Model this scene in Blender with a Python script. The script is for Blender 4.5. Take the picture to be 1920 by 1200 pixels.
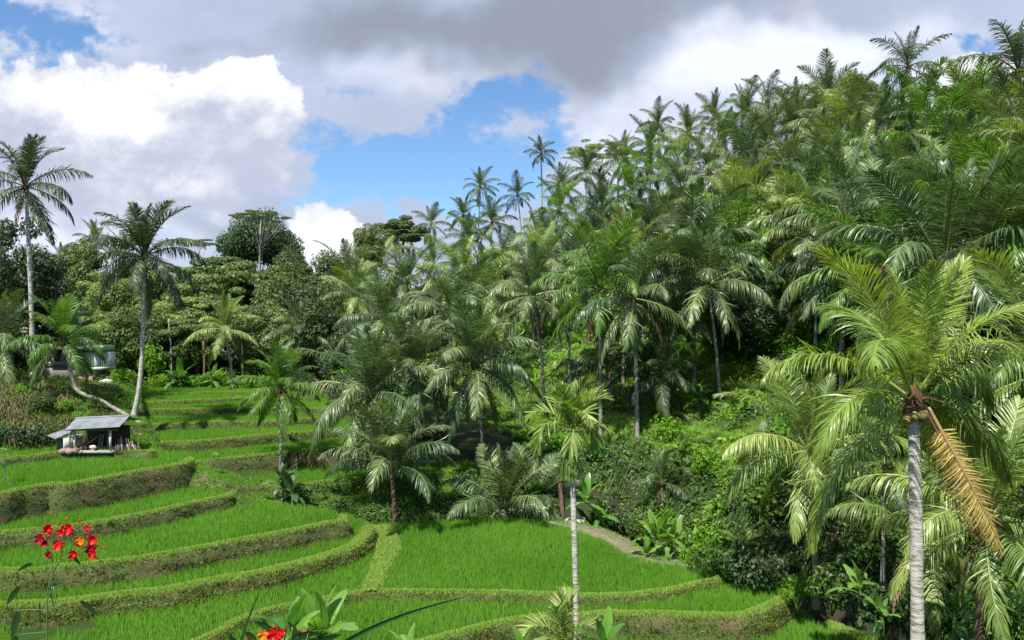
import bpy, math, random
import numpy as np
from mathutils import Vector, Matrix
random.seed(7); RNG = np.random.default_rng(11)
PI = math.pi; D2R = math.radians
for o in list(bpy.data.objects): bpy.data.objects.remove(o)
SC = bpy.context.scene; COL = SC.collection

# ------------------------------------------------------------------ camera
F = 1400.0                                   # focal length in photo pixels (1920 wide)
cam = bpy.data.cameras.new('camera'); camo = bpy.data.objects.new('camera', cam); COL.objects.link(camo)
cam.sensor_width = 36; cam.lens = 36 * F / 1920; cam.clip_start = .1; cam.clip_end = 8000
camo.rotation_euler = (PI / 2, 0, 0); SC.camera = camo
SC.render.resolution_x = 1024; SC.render.resolution_y = 640
SC.view_settings.view_transform = 'Standard'; SC.view_settings.look = 'None'
SC.view_settings.exposure = 0.80; SC.view_settings.gamma = 1.0
SC.cycles.max_bounces = 7; SC.cycles.diffuse_bounces = 3; SC.cycles.transmission_bounces = 4
SC.cycles.glossy_bounces = 2; SC.cycles.use_denoising = True

# ------------------------------------------------------------------ node helpers
class NT:
    def __init__(s, tree): s.t = tree; s.t.nodes.clear()
    def n(s, typ, **kw):
        nd = s.t.nodes.new(typ)
        for k, v in kw.items():
            if k.startswith('i_'): s.put(nd.inputs[k[2:].replace('_', ' ')], v)
            else: setattr(nd, k, v)
        return nd
    def put(s, sock, v):
        if isinstance(v, bpy.types.NodeSocket): s.t.links.new(v, sock)
        elif isinstance(v, bpy.types.Node): s.t.links.new(v.outputs[0], sock)
        elif v is not None:
            try: sock.default_value = v
            except Exception: sock.default_value = tuple(v) + (1,)
    def m(s, op, a, b=None, c=None, clamp=False):
        nd = s.t.nodes.new('ShaderNodeMath'); nd.operation = op; nd.use_clamp = clamp
        s.put(nd.inputs[0], a)
        if b is not None: s.put(nd.inputs[1], b)
        if c is not None: s.put(nd.inputs[2], c)
        return nd.outputs[0]
    def step(s, x, a, b):                    # smoothstep
        nd = s.t.nodes.new('ShaderNodeMapRange'); nd.interpolation_type = 'SMOOTHSTEP'
        s.put(nd.inputs[0], x); nd.inputs[1].default_value = a; nd.inputs[2].default_value = b
        return nd.outputs[0]
    def mix(s, f, a, b):
        nd = s.t.nodes.new('ShaderNodeMix'); nd.data_type = 'RGBA'
        s.put(nd.inputs[0], f); s.put(nd.inputs[6], a); s.put(nd.inputs[7], b)
        return nd.outputs[2]
    def noise(s, vec, scale, detail=4, rough=.55, dist=0.0):
        nd = s.t.nodes.new('ShaderNodeTexNoise'); s.put(nd.inputs['Vector'], vec)
        nd.inputs['Scale'].default_value = scale; nd.inputs['Detail'].default_value = detail
        nd.inputs['Roughness'].default_value = rough; nd.inputs['Distortion'].default_value = dist
        return nd.outputs[0]
def c4(c): return (c[0], c[1], c[2], 1)

# ------------------------------------------------------------------ world: sky with clouds, by direction
SUN_EL = D2R(60); SUN_AZ_VEC = Vector((-.42, -.9, 0)).normalized()      # where the sun stands (behind the viewer, to the left)
W = bpy.data.worlds.new('World'); SC.world = W; W.use_nodes = True
w = NT(W.node_tree)
sky = w.n('ShaderNodeTexSky', sky_type='NISHITA', sun_disc=False)
sky.sun_elevation = SUN_EL; sky.sun_rotation = math.atan2(SUN_AZ_VEC.x, SUN_AZ_VEC.y)
sky.air_density = 1.0; sky.dust_density = .3; sky.ozone_density = 2.5
tc = w.n('ShaderNodeTexCoord'); sep = w.n('ShaderNodeSeparateXYZ'); w.put(sep.inputs[0], tc.outputs['Generated'])
dx, dy, dz = sep.outputs
yy = w.m('MAXIMUM', dy, .12)
U = w.m('DIVIDE', dx, yy); V = w.m('DIVIDE', dz, yy)
comb = w.n('ShaderNodeCombineXYZ'); w.put(comb.inputs[0], U); w.put(comb.inputs[1], w.m('MULTIPLY', V, 1.35)); w.put(comb.inputs[2], 3.7)
n_big = w.noise(comb.outputs[0], 5.0, 6, .58, 0)
n_fine = w.noise(comb.outputs[0], 15.0, 6, .6, 0)
n_soft = w.noise(comb.outputs[0], 2.4, 2, .5, 0)
def blobs(lst, P):
    """sum of soft ellipses given as (px, py, rx, ry, weight) of the view straight ahead"""
    tot = 0.0
    for (px, py, rx, ry, wt) in lst:
        a = w.n('ShaderNodeVectorMath', operation='MULTIPLY_ADD'); w.put(a.inputs[0], P); a.inputs[1].default_value = (F / rx, F / ry, 0); a.inputs[2].default_value = (-(px - 960) / rx, -(600 - py) / ry, 0)
        d = w.n('ShaderNodeVectorMath', operation='DOT_PRODUCT'); w.put(d.inputs[0], a.outputs[0]); w.put(d.inputs[1], a.outputs[0])
        tot = w.m('MULTIPLY_ADD', w.m('POWER', .4966, d.outputs['Value']), wt, tot)
    return tot
cuv = w.n('ShaderNodeCombineXYZ'); w.put(cuv.inputs[0], U); w.put(cuv.inputs[1], V)
def warped(sc, amp, off, det):
    """the view plane coordinates pushed about by noise, so that cloud rims billow"""
    nt = w.n('ShaderNodeTexNoise'); nt.noise_dimensions = '2D'; w.put(nt.inputs['Vector'], cuv.outputs[0]); nt.inputs['Scale'].default_value = sc; nt.inputs['Detail'].default_value = det; nt.inputs['Roughness'].default_value = .6
    a = w.n('ShaderNodeVectorMath', operation='MULTIPLY_ADD'); w.put(a.inputs[0], nt.outputs[1]); a.inputs[1].default_value = (amp, amp, 0); w.put(a.inputs[2], cuv.outputs[0])
    b = w.n('ShaderNodeVectorMath', operation='SUBTRACT'); w.put(b.inputs[0], a.outputs[0]); b.inputs[1].default_value = (amp * .5, amp * .5, 0); return b.outputs[0]
P1 = warped(13, .085, 1.3, 6); P2 = warped(5, .16, 6.1, 3)
hole = blobs([(0, 15, 90, 70, 1.0), (120, 110, 60, 45, .8), (250, 70, 90, 20, .35), (620, 190, 60, 40, .4), (225, 165, 45, 18, .35), (845, 235, 110, 65, 1.0), (690, 310, 110, 55, .95), (940, 190, 60, 45, .7), (790, 360, 150, 50, .8),
              (985, 290, 30, 110, .6), (1820, 75, 50, 30, 1.0), (560, 395, 60, 22, .5), (330, 480, 110, 14, .2), (880, 330, 90, 60, .5)], P2)
veil = w.m('MULTIPLY', w.step(w.m('ADD', n_fine, w.m('MULTIPLY', n_big, .5)), .60, .98), .75)
cov = w.m('ADD', w.m('SUBTRACT', .86, hole), w.m('MULTIPLY', w.m('SUBTRACT', n_big, .5), .8))
cov = w.m('ADD', cov, veil)
front = w.step(dy, .05, .35)
cov_back = w.m('ADD', .40, w.m('MULTIPLY', w.m('SUBTRACT', n_soft, .5), .9))
cmix = w.n('ShaderNodeMix'); w.put(cmix.inputs[0], front); w.put(cmix.inputs[2], cov_back); w.put(cmix.inputs[3], cov)
alpha = w.step(cmix.outputs[0], .20, .80)
cum = blobs([(30, 240, 85, 110, 1.4), (100, 150, 40, 38, .8), (195, 245, 100, 90, 1.3), (330, 220, 110, 85, 1.2), (485, 190, 72, 68, 1.3), (380, 300, 120, 75, 1.0), (540, 150, 30, 25, .35), (240, 340, 260, 60, .9),
             (600, 465, 50, 62, 1.6), (655, 530, 75, 75, 1.5), (1840, 150, 80, 50, 1.4), (1720, 205, 80, 45, 1.1)], P1)
bright = blobs([(30, 170, 60, 60, 1.0), (110, 150, 40, 30, .8), (185, 205, 85, 55, 1.3), (250, 215, 60, 38, .9), (340, 150, 75, 38, 1.1), (490, 140, 65, 42, 1.2), (525, 185, 40, 32, .7),
                (345, 350, 75, 26, .8), (610, 450, 80, 55, 1.4), (650, 520, 60, 60, .8), (1840, 140, 90, 45, 1.3), (1730, 190, 70, 35, 1.0)], P1)
soft = blobs([(1400, 110, 190, 80, 1.0), (1130, 250, 170, 60, .7), (1560, 120, 120, 70, .5), (80, 450, 230, 70, .7), (770, 140, 140, 40, .5), (150, 60, 140, 50, .35), (1750, 60, 120, 50, .4)], P2)
white = w.step(w.m('ADD', cum, w.m('MULTIPLY', w.m('SUBTRACT', n_fine, .5), .6)), .58, .80)
white = w.m('MULTIPLY', white, front)
alpha = w.m('MAXIMUM', alpha, white)
dark = blobs([(960, 45, 250, 65, 1.05), (1050, 110, 130, 60, .6), (620, 30, 110, 45, .45), (430, 80, 60, 20, .3), (1300, -10, 280, 35, .7), (1600, 40, 100, 30, .3), (230, 415, 230, 34, .6), (1010, 200, 70, 60, .35)], P2)
dk = w.step(w.m('ADD', w.m('SUBTRACT', dark, w.m('MULTIPLY', soft, .6)), w.m('ADD', w.m('MULTIPLY', w.m('SUBTRACT', n_big, .5), 1.3), w.m('MULTIPLY', w.m('SUBTRACT', n_fine, .5), .5))), -.25, 1.15)
lg = w.mix(w.step(w.m('ADD', soft, w.m('MULTIPLY', w.m('SUBTRACT', n_fine, .5), 1.2)), .0, 1.1), (.50, .57, .74, 1), (.86, .89, 1.0, 1))
grey = w.mix(dk, lg, (.29, .325, .40, 1))
wcol = w.mix(w.step(w.m('ADD', bright, w.m('MULTIPLY', w.m('SUBTRACT', n_fine, .5), 2.4)), -.15, 1.5), (.50, .54, .67, 1), (1.02, 1.02, 1.03, 1))
ccol = w.mix(white, grey, wcol)
ccol = w.mix(front, (.34, .38, .46, 1), ccol)
bs = w.n('ShaderNodeBackground'); tint = w.n('ShaderNodeMix', data_type='RGBA', blend_type='MULTIPLY'); tint.inputs[0].default_value = 1
w.put(tint.inputs[6], sky.outputs[0]); tint.inputs[7].default_value = (.74, .93, 1.08, 1)
w.put(bs.inputs[0], tint.outputs[2]); bs.inputs[1].default_value = .092
bc = w.n('ShaderNodeBackground'); w.put(bc.inputs[0], ccol); bc.inputs[1].default_value = .66
ms = w.n('ShaderNodeMixShader'); w.put(ms.inputs[0], w.m('MULTIPLY', alpha, .97)); w.put(ms.inputs[1], bs); w.put(ms.inputs[2], bc)
wo = w.n('ShaderNodeOutputWorld'); w.put(wo.inputs[0], ms)
W.cycles.sampling_method = 'MANUAL'; W.cycles.sample_map_resolution = 512

# ------------------------------------------------------------------ sun
sun = bpy.data.lights.new('sun', 'SUN'); sun.energy = 4.8; sun.angle = D2R(.5); sun.color = (1, .955, .88)
suno = bpy.data.objects.new('sun', sun); COL.objects.link(suno)
sd = Vector((SUN_AZ_VEC.x * math.cos(SUN_EL), SUN_AZ_VEC.y * math.cos(SUN_EL), math.sin(SUN_EL)))
suno.rotation_euler = sd.to_track_quat('Z', 'Y').to_euler(); suno.location = (0, 0, 60)

# ------------------------------------------------------------------ materials
MATS = {}
def leaf_mat(name, cols, trans=.3, rough=.42, spec=.5, objvar=.5, tonevar=.6, tcol=None):
    """foliage: base colour varies from leaf to leaf (attribute 'tone') and from plant to plant"""
    m = bpy.data.materials.new(name); m.use_nodes = True; t = NT(m.node_tree)
    at = t.n('ShaderNodeAttribute', attribute_name='tone'); oi = t.n('ShaderNodeObjectInfo')
    f = t.m('ADD', t.m('MULTIPLY', at.outputs['Fac'], tonevar), t.m('MULTIPLY', oi.outputs['Random'], objvar), clamp=True)
    cr = t.n('ShaderNodeValToRGB'); t.put(cr.inputs[0], f)
    e = cr.color_ramp.elements
    for i, c in enumerate(cols):
        p = i / max(1, len(cols) - 1)
        if i < 2: e[i].position = p if i == 0 else (1 if len(cols) == 2 else p); e[i].color = c4(c)
        else: x = e.new(p); x.color = c4(c)
    p = t.n('ShaderNodeBsdfPrincipled'); t.put(p.inputs['Base Color'], cr); p.inputs['Roughness'].default_value = rough
    p.inputs['Specular IOR Level'].default_value = spec
    tr = t.n('ShaderNodeBsdfTranslucent')
    tm = t.n('ShaderNodeMix', data_type='RGBA', blend_type='MULTIPLY'); tm.inputs[0].default_value = 1
    t.put(tm.inputs[6], cr.outputs[0]); tm.inputs[7].default_value = c4(tcol or (1.9, 2.0, .7)); t.put(tr.inputs[0], tm.outputs[2])
    mx = t.n('ShaderNodeMixShader'); mx.inputs[0].default_value = trans; t.put(mx.inputs[1], p); t.put(mx.inputs[2], tr)
    o = t.n('ShaderNodeOutputMaterial'); t.put(o.inputs[0], mx)
    MATS[name] = m; return m
def surf_mat(name, c1, c2, scale=3, rough=.9, bump=.3, c3=None, detail=6, spec=.3, coord='Object', stretch=(1, 1, 1), lo=.35, hi=.65):
    m = bpy.data.materials.new(name); m.use_nodes = True; t = NT(m.node_tree)
    tc = t.n('ShaderNodeTexCoord'); mp = t.n('ShaderNodeMapping'); t.put(mp.inputs[0], tc.outputs[coord]); mp.inputs['Scale'].default_value = stretch
    n1 = t.noise(mp.outputs[0], scale, detail, .62); n2 = t.noise(mp.outputs[0], scale * 5.3, 4, .6)
    col = t.mix(t.step(n1, lo, hi), c4(c1), c4(c2))
    if c3: col = t.mix(t.step(t.noise(mp.outputs[0], scale * .37, 3), .5, .66), col, c4(c3))
    col = t.mix(t.m('MULTIPLY', n2, .5), col, t.mix(.5, col, c4([x * .5 for x in c1])))
    p = t.n('ShaderNodeBsdfPrincipled'); t.put(p.inputs['Base Color'], col); p.inputs['Roughness'].default_value = rough
    p.inputs['Specular IOR Level'].default_value = spec
    b = t.n('ShaderNodeBump'); b.inputs['Strength'].default_value = bump; b.inputs['Distance'].default_value = .1
    t.put(b.inputs['Height'], t.m('ADD', n1, t.m('MULTIPLY', n2, .5))); t.put(p.inputs['Normal'], b)
    o = t.n('ShaderNodeOutputMaterial'); t.put(o.inputs[0], p); MATS[name] = m; return m

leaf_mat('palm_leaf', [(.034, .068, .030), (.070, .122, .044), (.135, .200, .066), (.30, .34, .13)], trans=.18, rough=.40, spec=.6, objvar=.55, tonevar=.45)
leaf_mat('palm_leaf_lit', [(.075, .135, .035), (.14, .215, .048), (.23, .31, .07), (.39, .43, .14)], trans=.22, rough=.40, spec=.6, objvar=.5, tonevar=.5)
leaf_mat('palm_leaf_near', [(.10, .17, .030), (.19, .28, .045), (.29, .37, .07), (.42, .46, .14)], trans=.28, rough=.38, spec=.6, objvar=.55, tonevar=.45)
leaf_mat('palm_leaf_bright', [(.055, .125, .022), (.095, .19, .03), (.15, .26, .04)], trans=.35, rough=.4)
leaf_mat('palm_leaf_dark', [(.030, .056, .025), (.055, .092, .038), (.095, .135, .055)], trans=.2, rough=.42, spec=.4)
leaf_mat('palm_yellow', [(.62, .50, .10), (.52, .38, .12), (.36, .22, .11)], trans=.2, objvar=.1, tonevar=.9, tcol=(1.1, 1.05, .7))
leaf_mat('palm_brown', [(.20, .12, .07), (.30, .19, .11), (.16, .09, .05)], trans=.12, rough=.7, spec=.2, tcol=(1.2, 1, .7))
leaf_mat('areca_leaf', [(.06, .12, .025), (.17, .25, .05), (.42, .48, .16)], trans=.3, rough=.5, spec=.4, objvar=.3, tonevar=.7)
leaf_mat('rice_leaf', [(.105, .26, .024), (.15, .34, .034), (.21, .42, .055)], trans=.40, rough=.55, spec=.2, objvar=.05, tonevar=.95, tcol=(1.5, 1.35, .6))
leaf_mat('moss_leaf', [(.15, .28, .04), (.25, .40, .065), (.38, .48, .12)], trans=.3, rough=.6, spec=.2, objvar=.0, tonevar=1, tcol=(1.3, 1.3, .6))
leaf_mat('riser_leaf', [(.08, .115, .026), (.125, .145, .036), (.19, .19, .06)], trans=.25, rough=.65, spec=.2, objvar=.0, tonevar=1, tcol=(1.3, 1.3, .6))
leaf_mat('dry_leaf', [(.11, .12, .045), (.24, .19, .10), (.10, .13, .04), (.17, .14, .07)], trans=.2, rough=.7, spec=.2, objvar=.0, tonevar=1, tcol=(1.2, 1.1, .7))
leaf_mat('bush_leaf', [(.022, .060, .014), (.055, .115, .020), (.12, .19, .030)], trans=.3, rough=.5, spec=.35, objvar=.45, tonevar=.6)
leaf_mat('bush_bright', [(.07, .17, .014), (.12, .26, .018), (.19, .33, .03)], trans=.35, rough=.5, spec=.3, objvar=.4, tonevar=.6)
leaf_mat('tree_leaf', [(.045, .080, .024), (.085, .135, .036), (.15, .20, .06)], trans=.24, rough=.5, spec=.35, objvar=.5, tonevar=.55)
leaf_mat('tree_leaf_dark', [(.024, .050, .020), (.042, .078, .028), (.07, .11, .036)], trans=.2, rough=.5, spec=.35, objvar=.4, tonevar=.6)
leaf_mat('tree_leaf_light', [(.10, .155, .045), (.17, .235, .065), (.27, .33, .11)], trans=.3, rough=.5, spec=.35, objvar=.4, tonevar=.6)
leaf_mat('banana_leaf', [(.05, .14, .02), (.09, .23, .028), (.17, .34, .05)], trans=.35, rough=.35, spec=.5, objvar=.8, tonevar=.2)
leaf_mat('banana_dark', [(.03, .075, .02), (.06, .12, .035), (.11, .16, .06)], trans=.2, rough=.45, spec=.4, objvar=.9, tonevar=.2)
leaf_mat('banana_bright', [(.12, .25, .04), (.20, .35, .07)], trans=.4, rough=.35, spec=.5, objvar=.8, tonevar=.2)
leaf_mat('near_leaf', [(.012, .040, .010), (.022, .062, .014)], trans=.15, rough=.45, spec=.4)
leaf_mat('near_blade', [(.016, .055, .014), (.022, .07, .018)], trans=.12, rough=.35, spec=.5)
leaf_mat('petal_red', [(.52, .006, .006), (.75, .018, .010)], trans=.35, rough=.5, spec=.3, tcol=(1.2, .8, .8))
leaf_mat('petal_crimson', [(.26, .004, .015), (.42, .008, .02)], trans=.3, rough=.5, spec=.3, tcol=(1.2, .8, .8))
leaf_mat('petal_orange', [(.80, .16, .008), (.85, .36, .02)], trans=.35, rough=.5, spec=.3, tcol=(1.1, .9, .8))
surf_mat('palm_bark', (.37, .34, .29), (.15, .13, .11), 6, .85, .5, (.40, .38, .34), stretch=(1, 1, 3))
surf_mat('palm_bark_pale', (.56, .53, .45), (.20, .18, .14), 4, .8, .5, (.62, .61, .56), stretch=(1, 1, 4.5), lo=.47, hi=.62)
surf_mat('palm_bark_brown', (.22, .13, .09), (.12, .08, .06), 6, .85, .5)
surf_mat('tree_bark', (.20, .17, .13), (.09, .075, .06), 4, .9, .5)
surf_mat('tree_bark_pale', (.42, .39, .33), (.24, .22, .18), 4, .9, .5)
surf_mat('coconut_husk', (.16, .22, .05), (.30, .24, .08), 2, .5, .1)
surf_mat('crown_fibre', (.10, .055, .035), (.20, .11, .06), 14, .95, .8)
surf_mat('inflorescence', (.34, .17, .07), (.20, .10, .05), 12, .9, .3)
surf_mat('field_soil', (.022, .055, .010), (.035, .065, .014), 2.0, .95, .2, spec=.1)
surf_mat('riser_earth', (.092, .096, .036), (.072, .118, .028), 1.6, .95, .9, (.13, .105, .052))
surf_mat('ground_green', (.020, .036, .010), (.036, .050, .016), .5, .95, .8, (.035, .026, .018))
surf_mat('bank_green', (.045, .10, .016), (.07, .11, .024), 1.2, .95, .8, (.07, .06, .03))
surf_mat('mud_path', (.21, .18, .12), (.12, .13, .06), 3, .9, .5)
surf_mat('green_stem', (.10, .16, .05), (.14, .2, .06), 5, .6, .1)
surf_mat('crown_shaft', (.20, .33, .06), (.30, .40, .10), 5, .5, .1)

# ------------------------------------------------------------------ object helpers
def tag(o, label=None, cat=None, group=None, kind=None):
    if label: o['label'] = label
    if cat: o['category'] = cat
    if group: o['group'] = group
    if kind: o['kind'] = kind
    return o
def link(name, data, parent=None, loc=(0, 0, 0), rot=(0, 0, 0), scale=(1, 1, 1)):
    o = bpy.data.objects.new(name, data); COL.objects.link(o)
    o.location = loc; o.rotation_euler = rot; o.scale = scale
    if parent: o.parent = parent
    return o
def thing(name, loc, label, cat, group=None, rz=0):
    return tag(link(name, None, None, loc, (0, 0, rz)), label, cat, group)
class MB:
    """collects quads / tris with a per-vertex tone"""
    def __init__(s): s.v = []; s.q = []; s.t = []; s.tone = []; s.n = 0; s.qm = []; s.tm = []
    def add(s, v, q=None, t=None, tone=0.5, mi=0):
        v = np.asarray(v, dtype=np.float32).reshape(-1, 3)
        s.v.append(v); tn = np.broadcast_to(np.asarray(tone, dtype=np.float32), (len(v),)) if np.ndim(tone) == 0 else np.asarray(tone, dtype=np.float32)
        s.tone.append(tn)
        if q is not None and len(q): q = np.asarray(q, dtype=np.int64).reshape(-1, 4); s.q.append(q + s.n); s.qm.append(np.full(len(q), mi))
        if t is not None and len(t): t = np.asarray(t, dtype=np.int64).reshape(-1, 3); s.t.append(t + s.n); s.tm.append(np.full(len(t), mi))
        s.n += len(v); return s
    def mesh(s, name, mats, smooth=False):
        me = bpy.data.meshes.new(name)
        v = np.concatenate(s.v); q = np.concatenate(s.q) if s.q else np.zeros((0, 4), int); t = np.concatenate(s.t) if s.t else np.zeros((0, 3), int)
        me.vertices.add(len(v)); me.vertices.foreach_set('co', v.ravel())
        me.loops.add(q.size + t.size); me.loops.foreach_set('vertex_index', np.concatenate([q.ravel(), t.ravel()]).astype(np.int32))
        me.polygons.add(len(q) + len(t))
        ls = np.concatenate([np.arange(len(q)) * 4, q.size + np.arange(len(t)) * 3]).astype(np.int32)
        me.polygons.foreach_set('loop_start', ls)
        me.polygons.foreach_set('material_index', np.concatenate(([a for a in s.qm] or [np.zeros(0)]) + ([a for a in s.tm] or [np.zeros(0)])).astype(np.int32))
        me.update(calc_edges=True)
        if smooth: me.polygons.foreach_set('use_smooth', np.ones(len(q) + len(t), bool))
        a = me.attributes.new('tone', 'FLOAT', 'POINT'); a.data.foreach_set('value', np.concatenate(s.tone).astype(np.float32))
        for m in (mats if isinstance(mats, (list, tuple)) else [mats]): me.materials.append(MATS[m] if isinstance(m, str) else m)
        me.validate(); return me
    def build(s, name, mats, parent=None, smooth=False, **kw):
        return link(name, s.mesh(name, mats, smooth), parent, **kw)
def nrm(a): return a / np.maximum(np.linalg.norm(a, axis=-1, keepdims=True), 1e-9)
def grid_quads(m, n, wrap=False):
    i = np.arange(m - 1)[:, None]; j = np.arange(n if wrap else n - 1)[None, :]; j2 = (j + 1) % n
    return np.stack([i * n + j, i * n + j2, (i + 1) * n + j2, (i + 1) * n + j], -1).reshape(-1, 4)
def ribbons(mb, C, Wd, tone=None, mi=0):
    """C (N,K,3) centre lines, Wd (N,K,3) half-width vectors"""
    N, K, _ = C.shape; v = np.stack([C - Wd, C + Wd], 2)
    base = (np.arange(N) * K * 2)[:, None, None]; k = np.arange(K - 1)[None, :, None] * 2
    q = base + k + np.array([0, 1, 3, 2])[None, None, :]
    tn = RNG.random(N) if tone is None else np.asarray(tone)
    mb.add(v.reshape(-1, 3), q.reshape(-1, 4), tone=np.repeat(tn, K * 2), mi=mi)
def tube(mb, P, R, n=8, tone=.5, cap=True, mi=0):
    P = np.asarray(P, float); R = np.broadcast_to(np.asarray(R, float), (len(P),))
    T = nrm(np.gradient(P, axis=0)); ref = np.array([0, 0, 1.]) if abs(T[0, 2]) < .9 else np.array([1., 0, 0])
    A = nrm(np.cross(T, ref)); B = np.cross(T, A); a = np.linspace(0, 2 * PI, n, endpoint=False)
    v = P[:, None] + R[:, None, None] * (A[:, None] * np.cos(a)[None, :, None] + B[:, None] * np.sin(a)[None, :, None])
    q = grid_quads(len(P), n, True); mb.add(v.reshape(-1, 3), q, tone=tone, mi=mi)
    if cap:
        k = mb.n
        mb.add(np.array([P[0], P[-1]]), tone=tone)
        b = k - len(P) * n; tr = []
        for j in range(n): tr += [[k, b + (j + 1) % n, b + j], [k + 1, b + (len(P) - 1) * n + j, b + (len(P) - 1) * n + (j + 1) % n]]
        mb.t.append(np.array(tr)); mb.tm.append(np.full(len(tr), mi))
def box(mb, x0, x1, y0, y1, z0, z1, M=None, mi=0):
    v = np.array([[x, y, z] for x in (x0, x1) for y in (y0, y1) for z in (z0, z1)], float)
    if M is not None: v = v @ np.array(M.to_3x3()).T + np.array(M.translation)
    mb.add(v, [[0, 1, 3, 2], [4, 6, 7, 5], [0, 4, 5, 1], [2, 3, 7, 6], [0, 2, 6, 4], [1, 5, 7, 3]], mi=mi)
def bar(mb, a, b, r, n=6, mi=0): tube(mb, [a, b], r, n, mi=mi)
def blob(mb, c, r, n=8, jit=.1, mi=0, sc=(1, 1, 1), tone=.5, rng=RNG):
    m = n // 2 + 1; th = np.linspace(0.02, PI - .02, m)[:, None]; ph = np.linspace(0, 2 * PI, n, endpoint=False)[None, :]
    v = np.stack([np.sin(th) * np.cos(ph), np.sin(th) * np.sin(ph), np.cos(th) + 0 * ph], -1)
    v = v * (1 + jit * (rng.random((m, n, 1)) - .5)) * r * np.array(sc) + np.array(c)
    mb.add(v.reshape(-1, 3), grid_quads(m, n, True), tone=tone, mi=mi)
def cat(P, step, closed=False):
    """catmull-rom through P, resampled every `step`"""
    P = np.asarray(P, float); Q = np.concatenate([[2 * P[0] - P[1]], P, [2 * P[-1] - P[-2]]]); out = []
    for i in range(1, len(Q) - 2):
        p0, p1, p2, p3 = Q[i - 1:i + 3]; n = max(2, int(np.linalg.norm(p2 - p1) / step) + 1)
        t = np.linspace(0, 1, n, endpoint=False)[:, None]
        out.append(.5 * ((2 * p1) + (-p0 + p2) * t + (2 * p0 - 5 * p1 + 4 * p2 - p3) * t ** 2 + (-p0 + 3 * p1 - 3 * p2 + p3) * t ** 3))
    return np.concatenate(out + [P[-1:]])
def at(px, py, Y): return np.array([(px - 960) / F * Y, Y, (600 - py) / F * Y])
def atz(px, py, z): return at(px, py, -z * F / (py - 600.))
def fn(x, y, s=1.0, seed=0):
    x = np.asarray(x) * s + seed * 13.7; y = np.asarray(y) * s - seed * 7.1
    return (np.sin(x * 1.1 + 1.7 * np.sin(y * .7)) + np.sin(y * 1.3 + 1.3 * np.sin(x * .9 + 2)) + .5 * np.sin(x * 2.7 + y * 1.9) + .5 * np.sin(y * 3.1 - x * 2.3 + 1)) / 3
def in_poly(x, y, P):
    c = np.zeros(len(x), bool); n = len(P); j = n - 1
    for i in range(n):
        xi, yi = P[i][0], P[i][1]; xj, yj = P[j][0], P[j][1]
        c ^= ((yi > y) != (yj > y)) & (x < (xj - xi) * (y - yi) / (yj - yi + 1e-12) + xi); j = i
    return c

# ------------------------------------------------------------------ the ground sheet
HD = [-40, 1, 4.6, 6.0, 9.0, 11, 14, 22, 34, 55, 75, 100, 160, 400, 4000]; HZ = [-16, -17, -16.8, -14.0, -9.6, -8.6, -8.2, -5, 0, 11.5, 23, 32, 41, 46, 60]
VY = [0, 52, 54, 60, 62, 65, 70, 76, 84, 90, 120, 160, 260, 4000]; VZ = [-16, -16, -13, -12.1, -10.8, -10.1, -9.4, -8.7, -8.15, -7.2, -2.5, 3, 10, 30]
def ground(X, Y):
    X = np.asarray(X, float); Y = np.asarray(Y, float)
    d = (X - 19) * .82 + (Y - 28) * .574 + .9 * fn(X, Y, .16)
    hill = np.interp(d, HD, HZ) + np.clip((d - 12) / 20, 0, 1) * .8 * fn(X, Y, .22, 3)
    val = np.interp(Y, VY, VZ) + np.clip((Y - 88) / 10, 0, 1) * .6 * fn(X, Y, .15, 2)
    side = np.clip(-.70 * np.maximum(Y, 0) - 4 - X, 0, 40) * .55
    val = val + side * np.clip((30 - (val + 10)) / 30, 0, 1) * (Y < 200)
    near = np.where(Y > 0, -1.75 - .41 * Y, -1.75 - .05 * Y)
    near = near - .5 * np.clip((Y - 30) / 4, 0, 8) + .08 * fn(X, Y, 1.3, 4)
    hill = hill - np.clip((Y - 160) * .2, 0, 60)
    return np.maximum(np.maximum(hill, val), near)
def g1(x, y): return float(ground(x, y))
gx = np.concatenate([[-4000, -2000, -900, -500, -350], np.arange(-260, -60, 6), np.arange(-60, 60, .8), np.arange(60, 300, 5), [400, 600, 1000, 2000, 4000]])
gy = np.concatenate([[-3000, -1000, -300, -100, -50], np.arange(-30, 95, .8), np.arange(95, 300, 4), [350, 450, 700, 1200, 2500, 5000]])
GX, GY = np.meshgrid(gx, gy); GZ = ground(GX, GY)
mb = MB(); mb.add(np.stack([GX, GY, GZ], -1), grid_quads(len(gy), len(gx))[:, ::-1])
tag(mb.build('ground', 'ground_green', smooth=True), kind='structure')

# ------------------------------------------------------------------ scattering of grass and leaves
def scatter_grid(G, dens, rng=RNG, wfun=None):
    """random points and normals on a (m,n,3) surface grid"""
    a, b, c, d = G[:-1, :-1], G[:-1, 1:], G[1:, 1:], G[1:, :-1]
    nn = np.cross(b - a, d - a) + np.cross(d - c, b - c); ar = np.linalg.norm(nn, axis=-1) * .5; N = nrm(nn)
    ar2 = ar * (wfun if wfun is not None else 1); tot = ar2.sum(); k = int(tot * dens)
    if k < 1: return np.zeros((0, 3)), np.zeros((0, 3))
    idx = rng.choice(ar2.size, k, p=(ar2 / tot).ravel()); i, j = np.unravel_index(idx, ar2.shape)
    u = rng.random((k, 1)); v = rng.random((k, 1))
    P = (a[i, j] * (1 - u) + b[i, j] * u) * (1 - v) + (d[i, j] * (1 - u) + c[i, j] * u) * v
    N = N[i, j]; N = np.where(N[:, 2:3] < 0, -N, N)
    return P, N
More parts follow.
